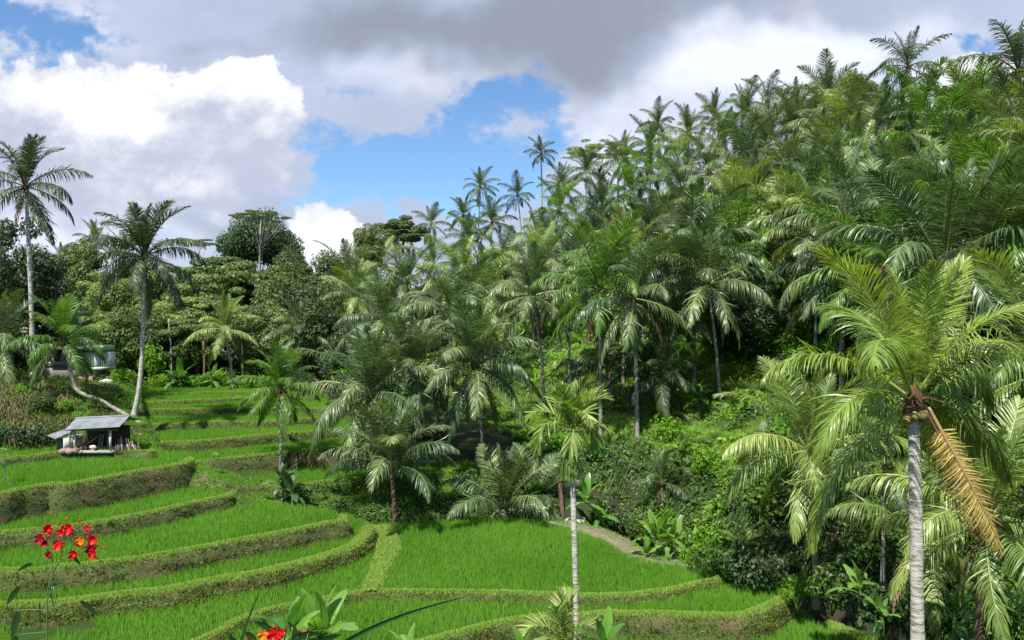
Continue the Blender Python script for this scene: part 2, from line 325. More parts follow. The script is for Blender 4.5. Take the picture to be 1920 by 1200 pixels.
def blades(mb, P, N, h, wd, nb=5, spread=.35, lean=.5, tone=None, rng=RNG):
    """tufts of blades: one tapering triangle each"""
    k = len(P)
    if not k: return
    P = np.repeat(P, nb, 0); N = np.repeat(N, nb, 0); n = len(P)
    a = rng.random(n) * 2 * PI; off = rng.random(n) ** .5 * spread
    base = P + np.stack([np.cos(a) * off, np.sin(a) * off, 0 * a], -1) * (h if np.ndim(h) else 1) * 1.0 if False else P + np.stack([np.cos(a) * off, np.sin(a) * off, 0 * a], -1)
    hh = (np.repeat(h, nb) if np.ndim(h) else h) * (.65 + .6 * rng.random(n))
    b = rng.random(n) * 2 * PI; ln = lean * rng.random(n)
    up = nrm(N * .4 + np.array([0, 0, 1.]) + np.stack([np.cos(b) * ln, np.sin(b) * ln, 0 * b], -1))
    s = rng.normal(size=(n, 3)) * np.array([1, .6, .2]); s = nrm(s - (s * up).sum(-1, keepdims=True) * up) * wd * .5 * (.7 + .6 * rng.random((n, 1)))
    tip = base + up * hh[:, None]
    v = np.stack([base - s, base + s, tip], 1).reshape(-1, 3)
    tn = rng.random(n) if tone is None else np.clip(np.repeat(tone, nb) + .35 * (rng.random(n) - .5), 0, 1)
    mb.add(v, t=np.arange(n * 3).reshape(-1, 3), tone=np.repeat(tn, 3))
def leaves(mb, P, N, size, facing=.6, tone=None, rng=RNG, aspect=.5, hang=0.0):
    """single rhombic leaves turned roughly towards N"""
    n = len(P)
    if not n: return
    size = np.broadcast_to(np.asarray(size, float), (n,)) * (.6 + .8 * rng.random(n))
    nn = nrm(N * facing + rng.normal(size=(n, 3)) * .5); d = rng.normal(size=(n, 3)); d[:, 2] -= hang
    d = nrm(d - (d * nn).sum(-1, keepdims=True) * nn); s = np.cross(nn, d) * (aspect * size / 2)[:, None]
    a = P - d * (size / 2)[:, None]; e = P + d * (size / 2)[:, None]; mid = P - d * (size * .05)[:, None] + nn * (size * .08)[:, None]
    v = np.stack([a, mid + s, e, mid - s], 1).reshape(-1, 3)
    tn = rng.random(n) if tone is None else np.clip(tone, 0, 1)
    mb.add(v, q=np.arange(n * 4).reshape(-1, 4), tone=np.repeat(tn, 4))

# ------------------------------------------------------------------ rice terraces
PLATES = []
GRASS = MB(); RISER = MB()
def offset(P, d):
    T = nrm(np.gradient(P[:, :2], axis=0)); N = np.stack([T[:, 1], -T[:, 0]], -1)
    Q = P.copy(); Q[:, :2] += N * d; return Q
def terrace(name, z, front, back, depth=2.2, lipw=.5, lipgrass=1.0, moss=.5, slope=.22, rice=True, riceh=.36, dens=24, sparse=0.0):
    """front: the visible rim in photo pixels, left to right; back: hidden/rear outline, right to left"""
    Fr = cat([atz(px, py, z) for px, py in front], .45); Fr[:, :2] += np.stack([fn(Fr[:, 0], Fr[:, 1], 2.1, 5), fn(Fr[:, 0], Fr[:, 1], 2.3, 6)], -1) * .09
    Bk = np.array([atz(px, py, z) if py > 0 else (0, 0, 0) for px, py in back])
    poly = np.concatenate([Fr, Bk]); inner = offset(Fr, -lipw)
    top = np.concatenate([inner, Bk])
    me = bpy.data.meshes.new(name); v = [tuple(p) for p in top] ; me.from_pydata([(a, b, z - .03) for a, b, c in v], [], [list(range(len(v)))])
    me.update(); me.materials.append(MATS['field_soil'])
    prof = [(-lipw - .05, -.06), (-lipw * .8, .07), (-lipw * .35, .11), (.05, .02)]
    for k in range(1, 8): t = k / 7; prof.append((.10 + slope * depth * t ** .8, -.05 - depth * t))
    rows = []
    for i, (o, h) in enumerate(prof):
        R = offset(Fr, o); R[:, 2] = z + h + .035 * fn(Fr[:, 0], Fr[:, 1], 3.3, i)
        if i > 3: dd = .10 * fn(Fr[:, 0] * 1.0 + i * 1.7, Fr[:, 1], 2.2, 9); R2 = offset(Fr, o + dd.mean()); R[:, :2] += (offset(Fr, 1)[:, :2] - Fr[:, :2]) * dd[:, None]
        rows.append(R)
    G = np.stack(rows)
    m = MB(); m.add(G, grid_quads(*G.shape[:2])[:, ::-1])
    bm_o = link(name, me); tag(bm_o, kind='structure')
    tag(m.build('terrace_bank', 'riser_earth', smooth=True), kind='structure')
    PLATES.append((z, poly, G, top, rice, riceh, dens, lipgrass, moss, sparse))
    return G
BIGB = [(1400, 760), (-400, 760)]
terrace('rice_paddy', -7.75, [(236, 744), (262, 742), (340, 739), (400, 737), (436, 737), (520, 738), (560, 738)], [(585, 724), (225, 724)], .6, .5, dens=14, moss=.9)
terrace('rice_paddy', -7.95, [(236, 758), (262, 757), (350, 753), (430, 749), (480, 747), (560, 747), (590, 747)], [(600, 733), (225, 733)], .7, .5, dens=14, moss=.9)
terrace('rice_paddy', -8.35, [(244, 773), (270, 771), (350, 769), (425, 768), (480, 767), (560, 767), (600, 768), (618, 764)], [(618, 742), (230, 742)], .8, .5, dens=16, moss=.8)
terrace('rice_paddy', -8.9, [(255, 801), (280, 799), (350, 795), (410, 793), (480, 793), (540, 789), (590, 786), (615, 782), (640, 770)], [(640, 756), (240, 756)], .9, .45, dens=18)
terrace('rice_paddy', -9.5, [(270, 837), (307, 832), (350, 831), (425, 825), (515, 816), (590, 811), (650, 808), (690, 806), (715, 795)], [(710, 775), (250, 775)], 1.0, .45, dens=20)
terrace('rice_paddy', -10.3, [(312, 876), (335, 873), (357, 870), (410, 864), (490, 855), (540, 849), (590, 845), (637, 842), (690, 839), (712, 826)], [(715, 806), (290, 806)], 1.8, .45, dens=22, moss=.25)
terrace('rice_paddy', -11.7, [(400, 896), (440, 905), (480, 913), (530, 916), (565, 912), (615, 905), (665, 900), (722, 896), (765, 893), (815, 890), (862, 884), (905, 876), (928, 866)], [(915, 852), (700, 845), (400, 850)], 1.2, .4, dens=24)
terrace('rice_paddy', -9.2, [(-160, 880), (-60, 872), (0, 866), (20, 862), (58, 858), (100, 852), (130, 849), (165, 848), (208, 848), (230, 848), (255, 849), (275, 850), (290, 847)], [(290, 842), (-160, 828)], .9, .5, moss=.35, dens=24)
terrace('rice_paddy', -9.7, [(-140, 955), (-60, 940), (0, 930), (50, 919), (90, 912), (120, 912), (150, 907), (200, 898), (250, 888), (300, 880), (340, 872), (357, 867), (361, 860)], [(350, 850), (150, 855), (-140, 862)], 2.0, .5, moss=.3)
terrace('rice_paddy', -11.35, [(-130, 1018), (-60, 1012), (0, 1003), (60, 998), (120, 992), (180, 983), (240, 972), (300, 960), (360, 946), (410, 936), (438, 927), (446, 917)], [(420, 899), (300, 903), (-130, 925)], 1.2, .45, moss=.35)
terrace('rice_paddy', -12.2, [(-120, 1090), (0, 1075), (60, 1076), (110, 1068), (200, 1058), (280, 1048), (360, 1033), (440, 1018), (520, 1004), (580, 992), (622, 983), (646, 980), (650, 968)], [(620, 958), (440, 938), (-120, 990)], 1.4, .5, moss=.45)
terrace('rice_paddy', -13.2, [(-120, 1150), (0, 1142), (55, 1140), (120, 1135), (200, 1124), (300, 1114), (400, 1094), (500, 1077), (587, 1054), (640, 1038), (670, 1026), (692, 1005), (700, 990)], [(660, 968), (400, 1000), (-120, 1060)], 1.2, .75, moss=.75, lipgrass=1.3)
terrace('rice_paddy', -14.0, [(-120, 1290), (200, 1262), (330, 1225), (400, 1195), (453, 1166), (509, 1148), (570, 1136), (620, 1126), (656, 1119), (700, 1114), (760, 1114), (850, 1115), (950, 1117), (1050, 1120), (1100, 1122), (1180, 1120), (1250, 1112), (1300, 1101), (1340, 1091), (1372, 1080)],
        [(1340, 1068), (1285, 1062), (1222, 1055), (1172, 1042), (1135, 1019), (1060, 987), (1035, 980), (980, 973), (900, 973), (830, 979), (760, 984), (690, 984), (400, 1040), (-120, 1110)], 1.1, .42, moss=.7)
terrace('rice_paddy', -14.35, [(300, 1330), (600, 1265), (730, 1228), (800, 1208), (850, 1195), (900, 1182), (960, 1169), (1020, 1162), (1085, 1159), (1160, 1156), (1260, 1157), (1335, 1160), (1385, 1159), (1420, 1152), (1455, 1137), (1484, 1117)],
        [(1470, 1106), (1372, 1074), (1200, 1090), (700, 1090), (300, 1180)], 1.5, .5, moss=.55)
terrace('rice_paddy', -15.45, [(700, 1450), (1100, 1330), (1400, 1300), (1600, 1270), (1660, 1235), (1648, 1204), (1600, 1184), (1560, 1168)],
        [(1500, 1148), (1480, 1110), (1200, 1150), (700, 1250)], 1.5, .9, moss=.8, lipgrass=1.3)

# bund that divides the two lowest big paddies
def bund(pts, z, w0, w1, h=.22):
    C = cat([atz(px, py, z) for px, py in pts], .4); t = np.linspace(0, 1, len(C)); wd = (w0 + (w1 - w0) * t) + .06 * fn(C[:, 0], C[:, 1], 3)
    rows = []
    for o, hh in ((-1, -.12), (-.7, h * .8), (0, h), (.7, h * .8), (1, -.12)):
        T = nrm(np.gradient(C[:, :2], axis=0)); N = np.stack([T[:, 1], -T[:, 0]], -1); R = C.copy(); R[:, :2] += N * (o * wd)[:, None]; R[:, 2] = z + hh + .03 * fn(C[:, 0], C[:, 1], 4, o * 3); rows.append(R)
    G = np.stack(rows); m = MB(); m.add(G, grid_quads(*G.shape[:2])); tag(m.build('dividing_bund', 'riser_earth', smooth=True), kind='structure')
    P, N = scatter_grid(G, 300); blades(GRASS, P, N, .15 + .07 * fn(P[:, 0], P[:, 1], 3, 2), .045, 4, .09, 1.1); return G
BUND = bund([(694, 1114), (705, 1085), (718, 1055), (728, 1030), (722, 1010), (708, 992)], -14.0, .45, 1.0)

# rice plants and bank grass
RICE = []
zs = [p[0] for p in PLATES]
for (z, poly, G, top, rice, rh, dens, lg, moss, sparse) in PLATES:
    if rice:
        x0, y0 = top[:, 0].min(), top[:, 1].min(); x1, y1 = top[:, 0].max(), top[:, 1].max()
        y0 = max(y0, 30)
        n = int((x1 - x0) * (y1 - y0) * dens * 1.6); X = RNG.uniform(x0, x1, n); Y = RNG.uniform(y0, y1, n)
        k = in_poly(X, Y, top) & (np.abs(X) < .72 * Y + 2)
        for q in PLATES:
            if q[0] > z + .05: k &= ~in_poly(X, Y, q[1])
        if z == -14.0: k &= ~in_poly(X, Y, np.concatenate([BUND[0], BUND[-1][::-1]]))
        if z == -9.2: k &= ~(X > -.606 * Y)
        if z == -14.0: k &= ~((X < -17.6) & (fn(X, Y, .9, 2) > .25))
        X, Y = X[k], Y[k]; P = np.stack([X, Y, np.full(len(X), z - .03)], -1)
        hv = rh * (1 + .16 * fn(X, Y, .7, 8) + .07 * RNG.normal(size=len(X)))
        m = MB(); blades(m, P, np.tile([0, 0, 1.], (len(X), 1)), hv, .036, 7, .13, .55, tone=.5 + .3 * fn(X, Y, .35, 3))
        tag(m.build('rice_plants', 'rice_leaf'), 'young green rice growing in the terrace field', 'rice', kind='stuff')
    vis = np.clip(1 - np.maximum(G[:-1, :-1, 1] * 0, 0), 0, 1)
    lip = G[:4]; P, N = scatter_grid(lip, 330 * lg); k = np.abs(P[:, 0]) < .72 * P[:, 1] + 2
    blades(GRASS, P[k], N[k], .13, .040, 4, .07, 1.0)
    rs = G[3:]; P, N = scatter_grid(rs, 330); k = (np.abs(P[:, 0]) < .72 * P[:, 1] + 2) & (P[:, 1] > 33)
    P, N = P[k], N[k]; dep = (z - P[:, 2]) / 2.0
    keep = RNG.random(len(P)) < np.clip(moss * 1.25 - dep * .35 - .05 + .65 * fn(P[:, 0] * 1.3, P[:, 1] * 1.3 + P[:, 2] * 3, 1.2, 4), .10, 1)
    P, N, dep = P[keep], N[keep], dep[keep]; m2 = RNG.random(len(P)) < np.clip(.75 * moss - dep * .55 + .25 * fn(P[:, 0], P[:, 1] + P[:, 2], 2.2, 8), .02, 1)
    leaves(RISER, P[~m2] + N[~m2] * .03, N[~m2], .075, .9, hang=.6); q_ = P[::5] + N[::5] * .02; blades(RISER, q_, N[::5] * 2, .22, .03, 3, .06, 1.2)
    blades(GRASS, P[m2], N[m2] * 1.5, .12, .03, 4, .08, 1.1)
tag(GRASS.build('bund_grass', 'moss_leaf'), 'short bright grass on the paddy bunds', 'grass', kind='stuff')
tag(RISER.build('bank_weeds', 'riser_leaf'), 'low weeds clinging to the brown terrace banks', 'weeds', kind='stuff')

# ------------------------------------------------------------------ lofted banks
def loft(name, rows, mat='bank_green', step=.5, amp=.18, seed=0):
    n = 60; R = []
    for r in rows:
        P = np.array([at(*p) for p in r]); t = np.concatenate([[0], np.cumsum(np.linalg.norm(np.diff(P, axis=0), axis=1))]); t /= t[-1]
        s = np.linspace(0, 1, 90); R.append(np.stack([np.interp(s, t, P[:, i]) for i in range(3)], -1))
    R = np.array(R); cols = [cat(R[:, j], 1e9) for j in range(0)]
    m = 12; out = []
    for i in range(len(R) - 1):
        a = R[max(i - 1, 0)]; b = R[i]; c = R[i + 1]; d = R[min(i + 2, len(R) - 1)]
        for k in range(m):
            u = k / m; lin = b * (1 - u) + c * u; cr = .5 * (2 * b + (c - a) * u + (2 * a - 5 * b + 4 * c - d) * u * u + (3 * b - 3 * c + d - a) * u ** 3)
            out.append(.5 * lin + .5 * cr)
    out.append(R[-1]); G = np.array(out)
    G[..., 2] += amp * fn(G[..., 0], G[..., 1] + G[..., 2], 1.1, seed); G[..., 1] += amp * .6 * fn(G[..., 0], G[..., 2] * 2, 1.6, seed + 1)
    mb = MB(); mb.add(G, grid_quads(*G.shape[:2])); tag(mb.build(name, mat, smooth=True), kind='structure'); return G
LEFT = loft('hillside_bank', [
    [(-160, 690, 90), (-80, 692, 88), (100, 705, 86), (250, 718, 86)],
    [(-160, 695, 68), (0, 705, 67), (60, 713, 67), (120, 719, 68), (200, 720, 69), (228, 724, 70), (262, 730, 74)],
    [(-160, 705, 62), (0, 716, 62), (60, 722, 62), (120, 731, 62), (190, 732, 63), (222, 738, 64), (262, 748, 66)],
    [(-160, 735, 58.5), (0, 742, 58), (60, 748, 58.5), (120, 748, 60), (180, 755, 61), (222, 760, 62), (266, 775, 62.5)],
    [(-160, 770, 55), (0, 770, 55.5), (60, 775, 56.5), (120, 770, 58), (180, 782, 59), (235, 785, 59.5), (278, 800, 60)],
    [(-160, 820, 52), (0, 826, 52.5), (60, 826, 53.5), (110, 806, 56), (150, 805, 57), (240, 818, 57), (296, 828, 57)],
    [(-160, 852, 50), (0, 847, 51), (60, 843, 52.3), (110, 838, 54), (200, 838, 55), (260, 843, 54), (318, 866, 53.2)]], seed=1, amp=.22)
SHOULDER = loft('weedy_slope', [
    [(318, 862, 53), (345, 868, 53.5), (400, 872, 53), (450, 892, 53), (500, 906, 53), (548, 914, 52.6)],
    [(352, 872, 51.5), (385, 885, 51), (430, 904, 51), (475, 925, 50.6), (525, 945, 50.6), (575, 958, 51)],
    [(358, 925, 49.4), (400, 925, 49.2), (440, 932, 48.6), (490, 950, 49), (545, 972, 49), (600, 990, 48.8)],
    [(368, 1000, 48.6), (410, 1005, 48.4), (450, 1010, 48), (500, 1010, 48.4), (560, 1010, 48.4), (640, 1010, 48.4)]], seed=2, mat='riser_earth')
SLOPE = loft('weedy_slope', [
    [(545, 917, 52.4), (620, 909, 53.0), (700, 900, 54.3), (780, 894, 55.6), (877, 886, 57.5), (950, 878, 58.5), (1030, 880, 58)],
    [(560, 952, 51.0), (640, 950, 51.6), (720, 945, 52.4), (800, 940, 53.5), (880, 932, 55), (960, 930, 55.6), (1040, 935, 55)],
    [(580, 992, 49.6), (650, 993, 50), (720, 990, 50.4), (800, 984, 51.2), (880, 977, 52.4), (960, 974, 52.8), (1045, 980, 52)]], seed=3)
def _pz(l, z): return [(px, py, -z * F / (py - 600)) for px, py in l]
PATH = loft('earth_path', [
    _pz([(1035, 972), (1080, 981), (1125, 987), (1180, 1012), (1232, 1042), (1310, 1052)], -14.05),
    _pz([(1030, 979), (1070, 986), (1124, 998), (1176, 1026), (1224, 1050), (1300, 1060)], -13.78),
    _pz([(1030, 986), (1056, 992), (1132, 1024), (1168, 1047), (1220, 1061), (1290, 1069)], -14.05)], seed=4, mat='mud_path', amp=.05)
TUFT = MB(); TUFTD = MB(); UND = MB(); DRY = MB()
def cover(G, dens, h, leafd, leafs, dryf=0.0, mask=None):
    P, N = scatter_grid(G, dens); k = (np.abs(P[:, 0]) < .72 * P[:, 1] + 2); P, N = P[k], N[k]
    if mask is not None: k = mask(P); P, N = P[k], N[k]
    dr = fn(P[:, 0] * 1.3, P[:, 2] * 2 + P[:, 1], .8, 6) < (dryf * 2 - 1) if dryf else np.zeros(len(P), bool)
    blades(TUFT, P[~dr], N[~dr], h, .05, 5, .12, 1.0); blades(DRY, P[dr], N[dr], h * 1.5, .05, 6, .15, 1.3)
    P, N = scatter_grid(G, leafd); k = (np.abs(P[:, 0]) < .72 * P[:, 1] + 2); P, N = P[k], N[k]
    if mask is not None: k = mask(P); P, N = P[k], N[k]
    k = fn(P[:, 0], P[:, 1] + P[:, 2], 1.1, 7) > -.1; P, N = P[k], N[k]
    P = P + N * (RNG.random((len(P), 1)) ** .7 * .5 * (1 + fn(P[:, 0], P[:, 1] + P[:, 2], 1.5, 1)[:, None]))
    leaves(UND, P, N, leafs, .7)
cover(LEFT, 55, .24, 70, .2, .34)
P, N = scatter_grid(LEFT[26:66], 15); k = (P[:, 0] < -.585 * P[:, 1]) & (P[:, 0] > -.72 * P[:, 1] - 2) & (fn(P[:, 0], P[:, 2] + P[:, 1], .7, 6) < .35); P, N = P[k], N[k]; n = len(P)
a_ = RNG.random(n) * 6.28; Lh = (.5 + .6 * RNG.random(n))[:, None]; d_ = np.stack([np.cos(a_) * .55, -.25 - .35 * RNG.random(n), 0 * a_], -1)
P = np.repeat(P, 3, 0); Lh = np.repeat(Lh, 3, 0); d_ = np.repeat(d_, 3, 0) + RNG.normal(size=(3 * n, 3)) * .2
Cc = np.stack([P, P + Lh * (d_ * .4 + [0, 0, .5]), P + Lh * (d_ * .9 + [0, 0, .35]), P + Lh * (d_ * 1.2 + [0, 0, -.35])], 1)
sw = nrm(RNG.normal(size=(3 * n, 1, 3)) * [1, .6, .2]) * np.array([.03, .03, .022, .005])[None, :, None]; ribbons(DRY, Cc, sw)
cover(SHOULDER, 60, .16, 25, .14, .3)
cover(SLOPE, 50, .2, 110, .2, 0)
P, N = scatter_grid(PATH, 14, wfun=(np.abs(np.linspace(-1, 1, PATH.shape[0] - 1))[:, None] > .55) * np.ones((1, PATH.shape[1] - 1))); blades(TUFT, P, N, .15, .04, 6, .1, .8)


# ------------------------------------------------------------------ palms
def frond_mesh(name, th0, bend, n, wd, lmax, droop, seed, K=4, mat='palm_leaf', sway=.08, pet=.16, vlift=25, bendp=1.6, rach=.010, tatter=.0, angb=70):
    rng = np.random.default_rng(seed); S = 22; t = np.linspace(0, 1, S)
    th = D2R(th0) - D2R(bend) * t ** bendp; ds = 1 / (S - 1)
    x = np.concatenate([[0], np.cumsum(np.cos(th[:-1]) * ds)]); z = np.concatenate([[0], np.cumsum(np.sin(th[:-1]) * ds)])
    y = sway * rng.uniform(-1, 1) * t ** 2; P = np.stack([x, y, z], -1)
    mb = MB(); tube(mb, P, rach * (1.15 - t) + .0015, 5, tone=.95)
    for sd_ in (-1, 1):
        ti = np.sort(pet + (1 - pet) * (np.linspace(0, 1, n) ** .95)) + rng.normal(size=n) * .002; ti = np.clip(ti, pet, .995)
        if tatter: ti = ti[rng.random(n) > tatter]
        k = len(ti); tt = (ti - pet) / (1 - pet)
        p0 = np.stack([np.interp(ti, t, P[:, i]) for i in range(3)], -1); th_i = np.interp(ti, t, th)
        T = np.stack([np.cos(th_i), 0 * th_i, np.sin(th_i)], -1); N = np.stack([-np.sin(th_i), 0 * th_i, np.cos(th_i)], -1); Sd = np.tile([0, sd_, 0.], (k, 1))
        ang = D2R(angb) * (1 - .62 * tt ** 1.6) + rng.normal(size=k) * .07; lift = D2R(vlift) * (1 - .5 * tt) + rng.normal(size=k) * .13
        d = T * np.cos(ang)[:, None] + (Sd * np.cos(lift)[:, None] + N * np.sin(lift)[:, None]) * np.sin(ang)[:, None]
        L = lmax * (.42 + .62 * np.sin(PI * np.clip(tt * .86 + .10, 0, 1)) ** .8) * (1 - .45 * tt ** 4) * (.9 + .2 * rng.random(k))
        pts = [p0]; dirs = [d]; cur = d
        dr = droop * (1 + .35 * rng.normal(size=k))
        for j in range(1, K):
            cur = nrm(cur + np.array([0, 0, -1.]) * (dr * (j / K) ** .6)[:, None]); dirs.append(cur); pts.append(pts[-1] + cur * (L / (K - 1))[:, None])
        C = np.stack(pts, 1); Dd = np.stack(dirs, 1)
        Wv = T[:, None] - (T[:, None] * Dd).sum(-1, keepdims=True) * Dd; Wv = nrm(Wv); Bv = np.cross(Dd, Wv)
        r = (rng.normal(size=(k, 1, 1)) * .33); Wv = Wv * np.cos(r) + Bv * np.sin(r)
        prof = np.interp(np.linspace(0, 1, K), [0, .3, .75, 1], [.6, 1, .75, .08]) * wd * .5
        tone = np.clip(.45 + .25 * rng.normal(size=k), 0, 1)
        ribbons(mb, C, Wv * prof[None, :, None], tone=tone)
    return mb.mesh(name, mat)
TH = [84, 72, 58, 44, 28, 10, -12, -36, -60]
BEND = [20, 44, 64, 80, 90, 86, 68, 48, 28]
def frond_set(n, wd, lmax, droop, K, mat, seeds=2, bscale=1, **kw):
    out = []
    for i, (a, b) in enumerate(zip(TH, BEND)):
        out.append([frond_mesh('frond', a, bscale * b + 10 * math.sin(3 * s + i), n, wd, lmax * (.8 if i == 0 else 1), droop * (.25 if i < 2 else .7 if i < 3 else 1.4 if i < 4 else 2.1), 100 * i + s, K, mat, **kw) for s in range(seeds)])
    return out
FS = {
    'mid': frond_set(88, .0100, .23, .62, 4, 'palm_leaf', 3),
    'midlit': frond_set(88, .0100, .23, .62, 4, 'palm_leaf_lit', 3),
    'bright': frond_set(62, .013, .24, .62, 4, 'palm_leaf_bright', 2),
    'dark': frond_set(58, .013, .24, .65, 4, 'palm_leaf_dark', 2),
    'brown': frond_set(26, .016, .22, .9, 4, 'palm_brown', 1, tatter=.3),
    'near': frond_set(125, .0082, .25, .42, 6, 'palm_leaf_near', 3, rach=.009, bscale=1.2),
    'nearyellow': frond_set(95, .007, .22, .8, 6, 'palm_yellow', 1, rach=.009),
    'areca': frond_set(24, .036, .42, .26, 6, 'areca_leaf', 3, rach=.014, angb=62, vlift=45, pet=.10, bscale=1.7),
}
def nut_mesh():
    mb = MB(); rng = np.random.default_rng(3)
    for i in range(9):
        a = rng.random() * 2 * PI; r = .16 + .1 * rng.random(); blob(mb, (math.cos(a) * r, math.sin(a) * r, -.12 - .28 * rng.random()), .105, 8, .05, sc=(1, 1, 1.2))
    return mb.mesh('coconut_bunch', 'coconut_husk', True)
def fibre_mesh():
    mb = MB(); rng = np.random.default_rng(4)
    blob(mb, (0, 0, -.05), .22, 10, .25, sc=(1, 1, 1.9))
    for i in range(14):
        a = rng.random() * 2 * PI; L = .25 + .4 * rng.random(); e = np.array([math.cos(a) * L, math.sin(a) * L, -.1 + .45 * rng.random() - .3])
        tube(mb, [np.zeros(3), e * .5 + [0, 0, .08], e], [.03, .022, .008], 5)
    return mb.mesh('crown_base', 'crown_fibre')
def flower_mesh():
    mb = MB(); rng = np.random.default_rng(5); N = 44
    a = rng.random(N) * 2 * PI; C = []
    for i in range(N):
        L = .35 + .25 * rng.random(); d = np.array([math.cos(a[i]), math.sin(a[i]), 0]); u = .1 + .5 * rng.random()
        C.append([d * .1, d * L * .6 + [0, 0, u * .25], d * L + [0, 0, -.25 + u * .3], d * L * 1.05 + [0, 0, -.45]])
    C = np.array(C); Wd = np.tile(np.array([0, 0, .02]), (N, 4, 1)) + rng.normal(size=(N, 1, 3)) * .012
    ribbons(mb, C, Wd); return mb.mesh('flower_spray', 'inflorescence')
NUTS, FIBRE, SPRAY = nut_mesh(), fibre_mesh(), flower_mesh()
def trunk_obj(base, hub, r0, r1, mat, parent, bow=(0, 0), n=9, rings=26, knots=None):
    b = np.zeros(3); h = np.asarray(hub, float) - np.asarray(base, float); t = np.linspace(0, 1, rings)
    if knots is not None: C = cat([b] + [np.asarray(k) - np.asarray(base) for k in knots] + [h], .35); t = np.linspace(0, 1, len(C))
    else:
        c = np.array([h[0] * .25 + bow[0], h[1] * .25 + bow[1], h[2] * .55])
        C = (1 - t)[:, None] ** 2 * b + (2 * t * (1 - t))[:, None] * c + (t ** 2)[:, None] * h
    R = (r0 + (r1 - r0) * t ** .6) * (1 + .05 * np.sin(t * 170)) + .55 * r0 * np.exp(-t * 26)
    C = C.copy(); C[0] -= [0, 0, .3]
    mb = MB(); tube(mb, C, R, n); return mb.build('trunk', mat, parent, smooth=True)
def palm(base, hub, L, label, skip=None, group=None, fs='mid', nf=24, r0=.15, r1=.10, bark='palm_bark', brown=1, nuts=True, lo=-1.0, hi=0.0, bow=(0, 0), seed=0, fibre=True, spray=False, knots=None, name='coconut_palm', tilt=(0, 0), catn='palm', n=9):
    rng = random.Random(seed * 7919 + 13); base = np.asarray(base, float); hub = np.asarray(hub, float)
    root = thing(name, tuple(base), label, catn, group)
    trunk_obj(base, hub, r0, r1, bark, root, bow, knots=knots, n=n)
    h = hub - base; fset = FS[fs]
    for i in range(nf):
        u = (i + .5) / nf; el = 89 - 140 * (u ** 1.42) * (1 if lo == -1 else lo)
        el += rng.uniform(-7, 7); k = min(range(len(TH)), key=lambda q: abs(TH[q] - el))
        me = fset[k][rng.randrange(len(fset[k]))]
        az = i * 2.39996 + rng.uniform(-.25, .25)
        if skip and k >= skip[1] and abs((az - skip[0] + PI) % (2 * PI) - PI) < .9: az = skip[0] + 1.25
        s = L * 1.22 * (.82 if k == 0 else 1) * rng.uniform(.9, 1.08)
        link('frond', me, root, tuple(h + np.array([math.cos(az), math.sin(az), 0]) * .06 + np.array([0, 0, .25 * (1 - u) - .05])), (rng.uniform(-.25, .25) + tilt[0], D2R(TH[k] - el) + tilt[1], az), (s, s, s))
    for i in range(brown):
        az = rng.uniform(0, 2 * PI); k = rng.choice([7, 8]); s = L * rng.uniform(.7, .95)
        link('frond', FS['brown'][k][0], root, tuple(h + np.array([0, 0, -.2])), (0, 0, az), (s, s, s))['label'] = 'dead brown frond'
    if fibre: link('crown_base', FIBRE, root, tuple(h), (0, 0, rng.uniform(0, 6)), (r1 / .12,) * 3)
    if nuts: link('coconut_bunch', NUTS, root, tuple(h + np.array([0, 0, -.15])), (0, 0, rng.uniform(0, 6)))
    if spray: link('flower_spray', SPRAY, root, tuple(h + np.array([0, 0, -.05])), (0, 0, rng.uniform(0, 6)))
    return root
HUBS = []
def P_(hx, hy, bx, by, Y, L, label, Yb=None, **kw):
    HUBS.append((hx, hy)); kw.setdefault('seed', int(hx * 3 + hy)); b = at(bx, by, Yb or Y)
    return palm(b, at(hx, hy, Y), L, label, **kw)
# hand placed palms ------------------------------------------------
P_(48, 350, 62, 716, 66, 4.3, 'very tall coconut palm at the far left edge with thin pale trunk', fs='dark', bark='palm_bark_pale', r0=.25, r1=.15, nf=20, brown=3)
P_(270, 482, 250, 786, 61, 4.3, 'tall coconut palm with long pale trunk rising above the back rice fields', fs='dark', bark='palm_bark_pale', r0=.22, r1=.15, nf=28, brown=0, knots=[at(262, 720, 61), at(268, 620, 61)])
P_(122, 640, 268, 797, 60, 3.4, 'bent coconut palm leaning over the slope above the shed, crown before the house', fs='bright', bark='palm_bark', r0=.2, r1=.14, nf=22, knots=[at(235, 778, 60), at(190, 752, 60), at(148, 735, 60), at(136, 712, 60), at(130, 685, 60)])
P_(2, 645, -8, 702, 62, 4.2, 'coconut palm cut by the left edge beside the very tall palm', fs='mid', nf=20)
P_(420, 618, 438, 732, 83, 3.8, 'coconut palm with curved trunk standing at the foot of the dark forest', fs='midlit', r0=.16, r1=.12, nf=18, brown=1)
P_(525, 732, 527, 890, 57, 3.1, 'slender palm with straight trunk standing between the middle rice terraces', fs='bright', bark='palm_bark_pale', r0=.14, r1=.11, nf=24, nuts=False, spray=True)
P_(692, 742, 742, 872, 56, 5.2, 'large drooping coconut palm at the right end of the back rice fields', fs='mid', nf=30, r0=.2, r1=.16, brown=1)
P_(733, 875, 741, 986, 51, 4.5, 'young feathery palm with reddish ringed trunk at the back of the big paddy', fs='mid', nf=20, r0=.17, r1=.15, bark='palm_bark_brown', nuts=False, brown=0, lo=.62)
P_(775, 692, 779, 880, 59, 4.6, 'coconut palm with dark thin trunk just behind the young feathery palm', fs='mid', nf=28, r0=.16, r1=.12)
P_(889, 688, 906, 876, 58, 4.9, 'full crowned coconut palm with thin trunk standing left of the areca palm', fs='mid', nf=30, r0=.15, r1=.11, brown=1)
P_(943, 955, 945, 976, 53, 4.6, 'stemless young palm on the left of two at the back of the big paddy', fs='mid', nf=15, r0=.3, r1=.25, nuts=False, fibre=False, brown=0, lo=.5)
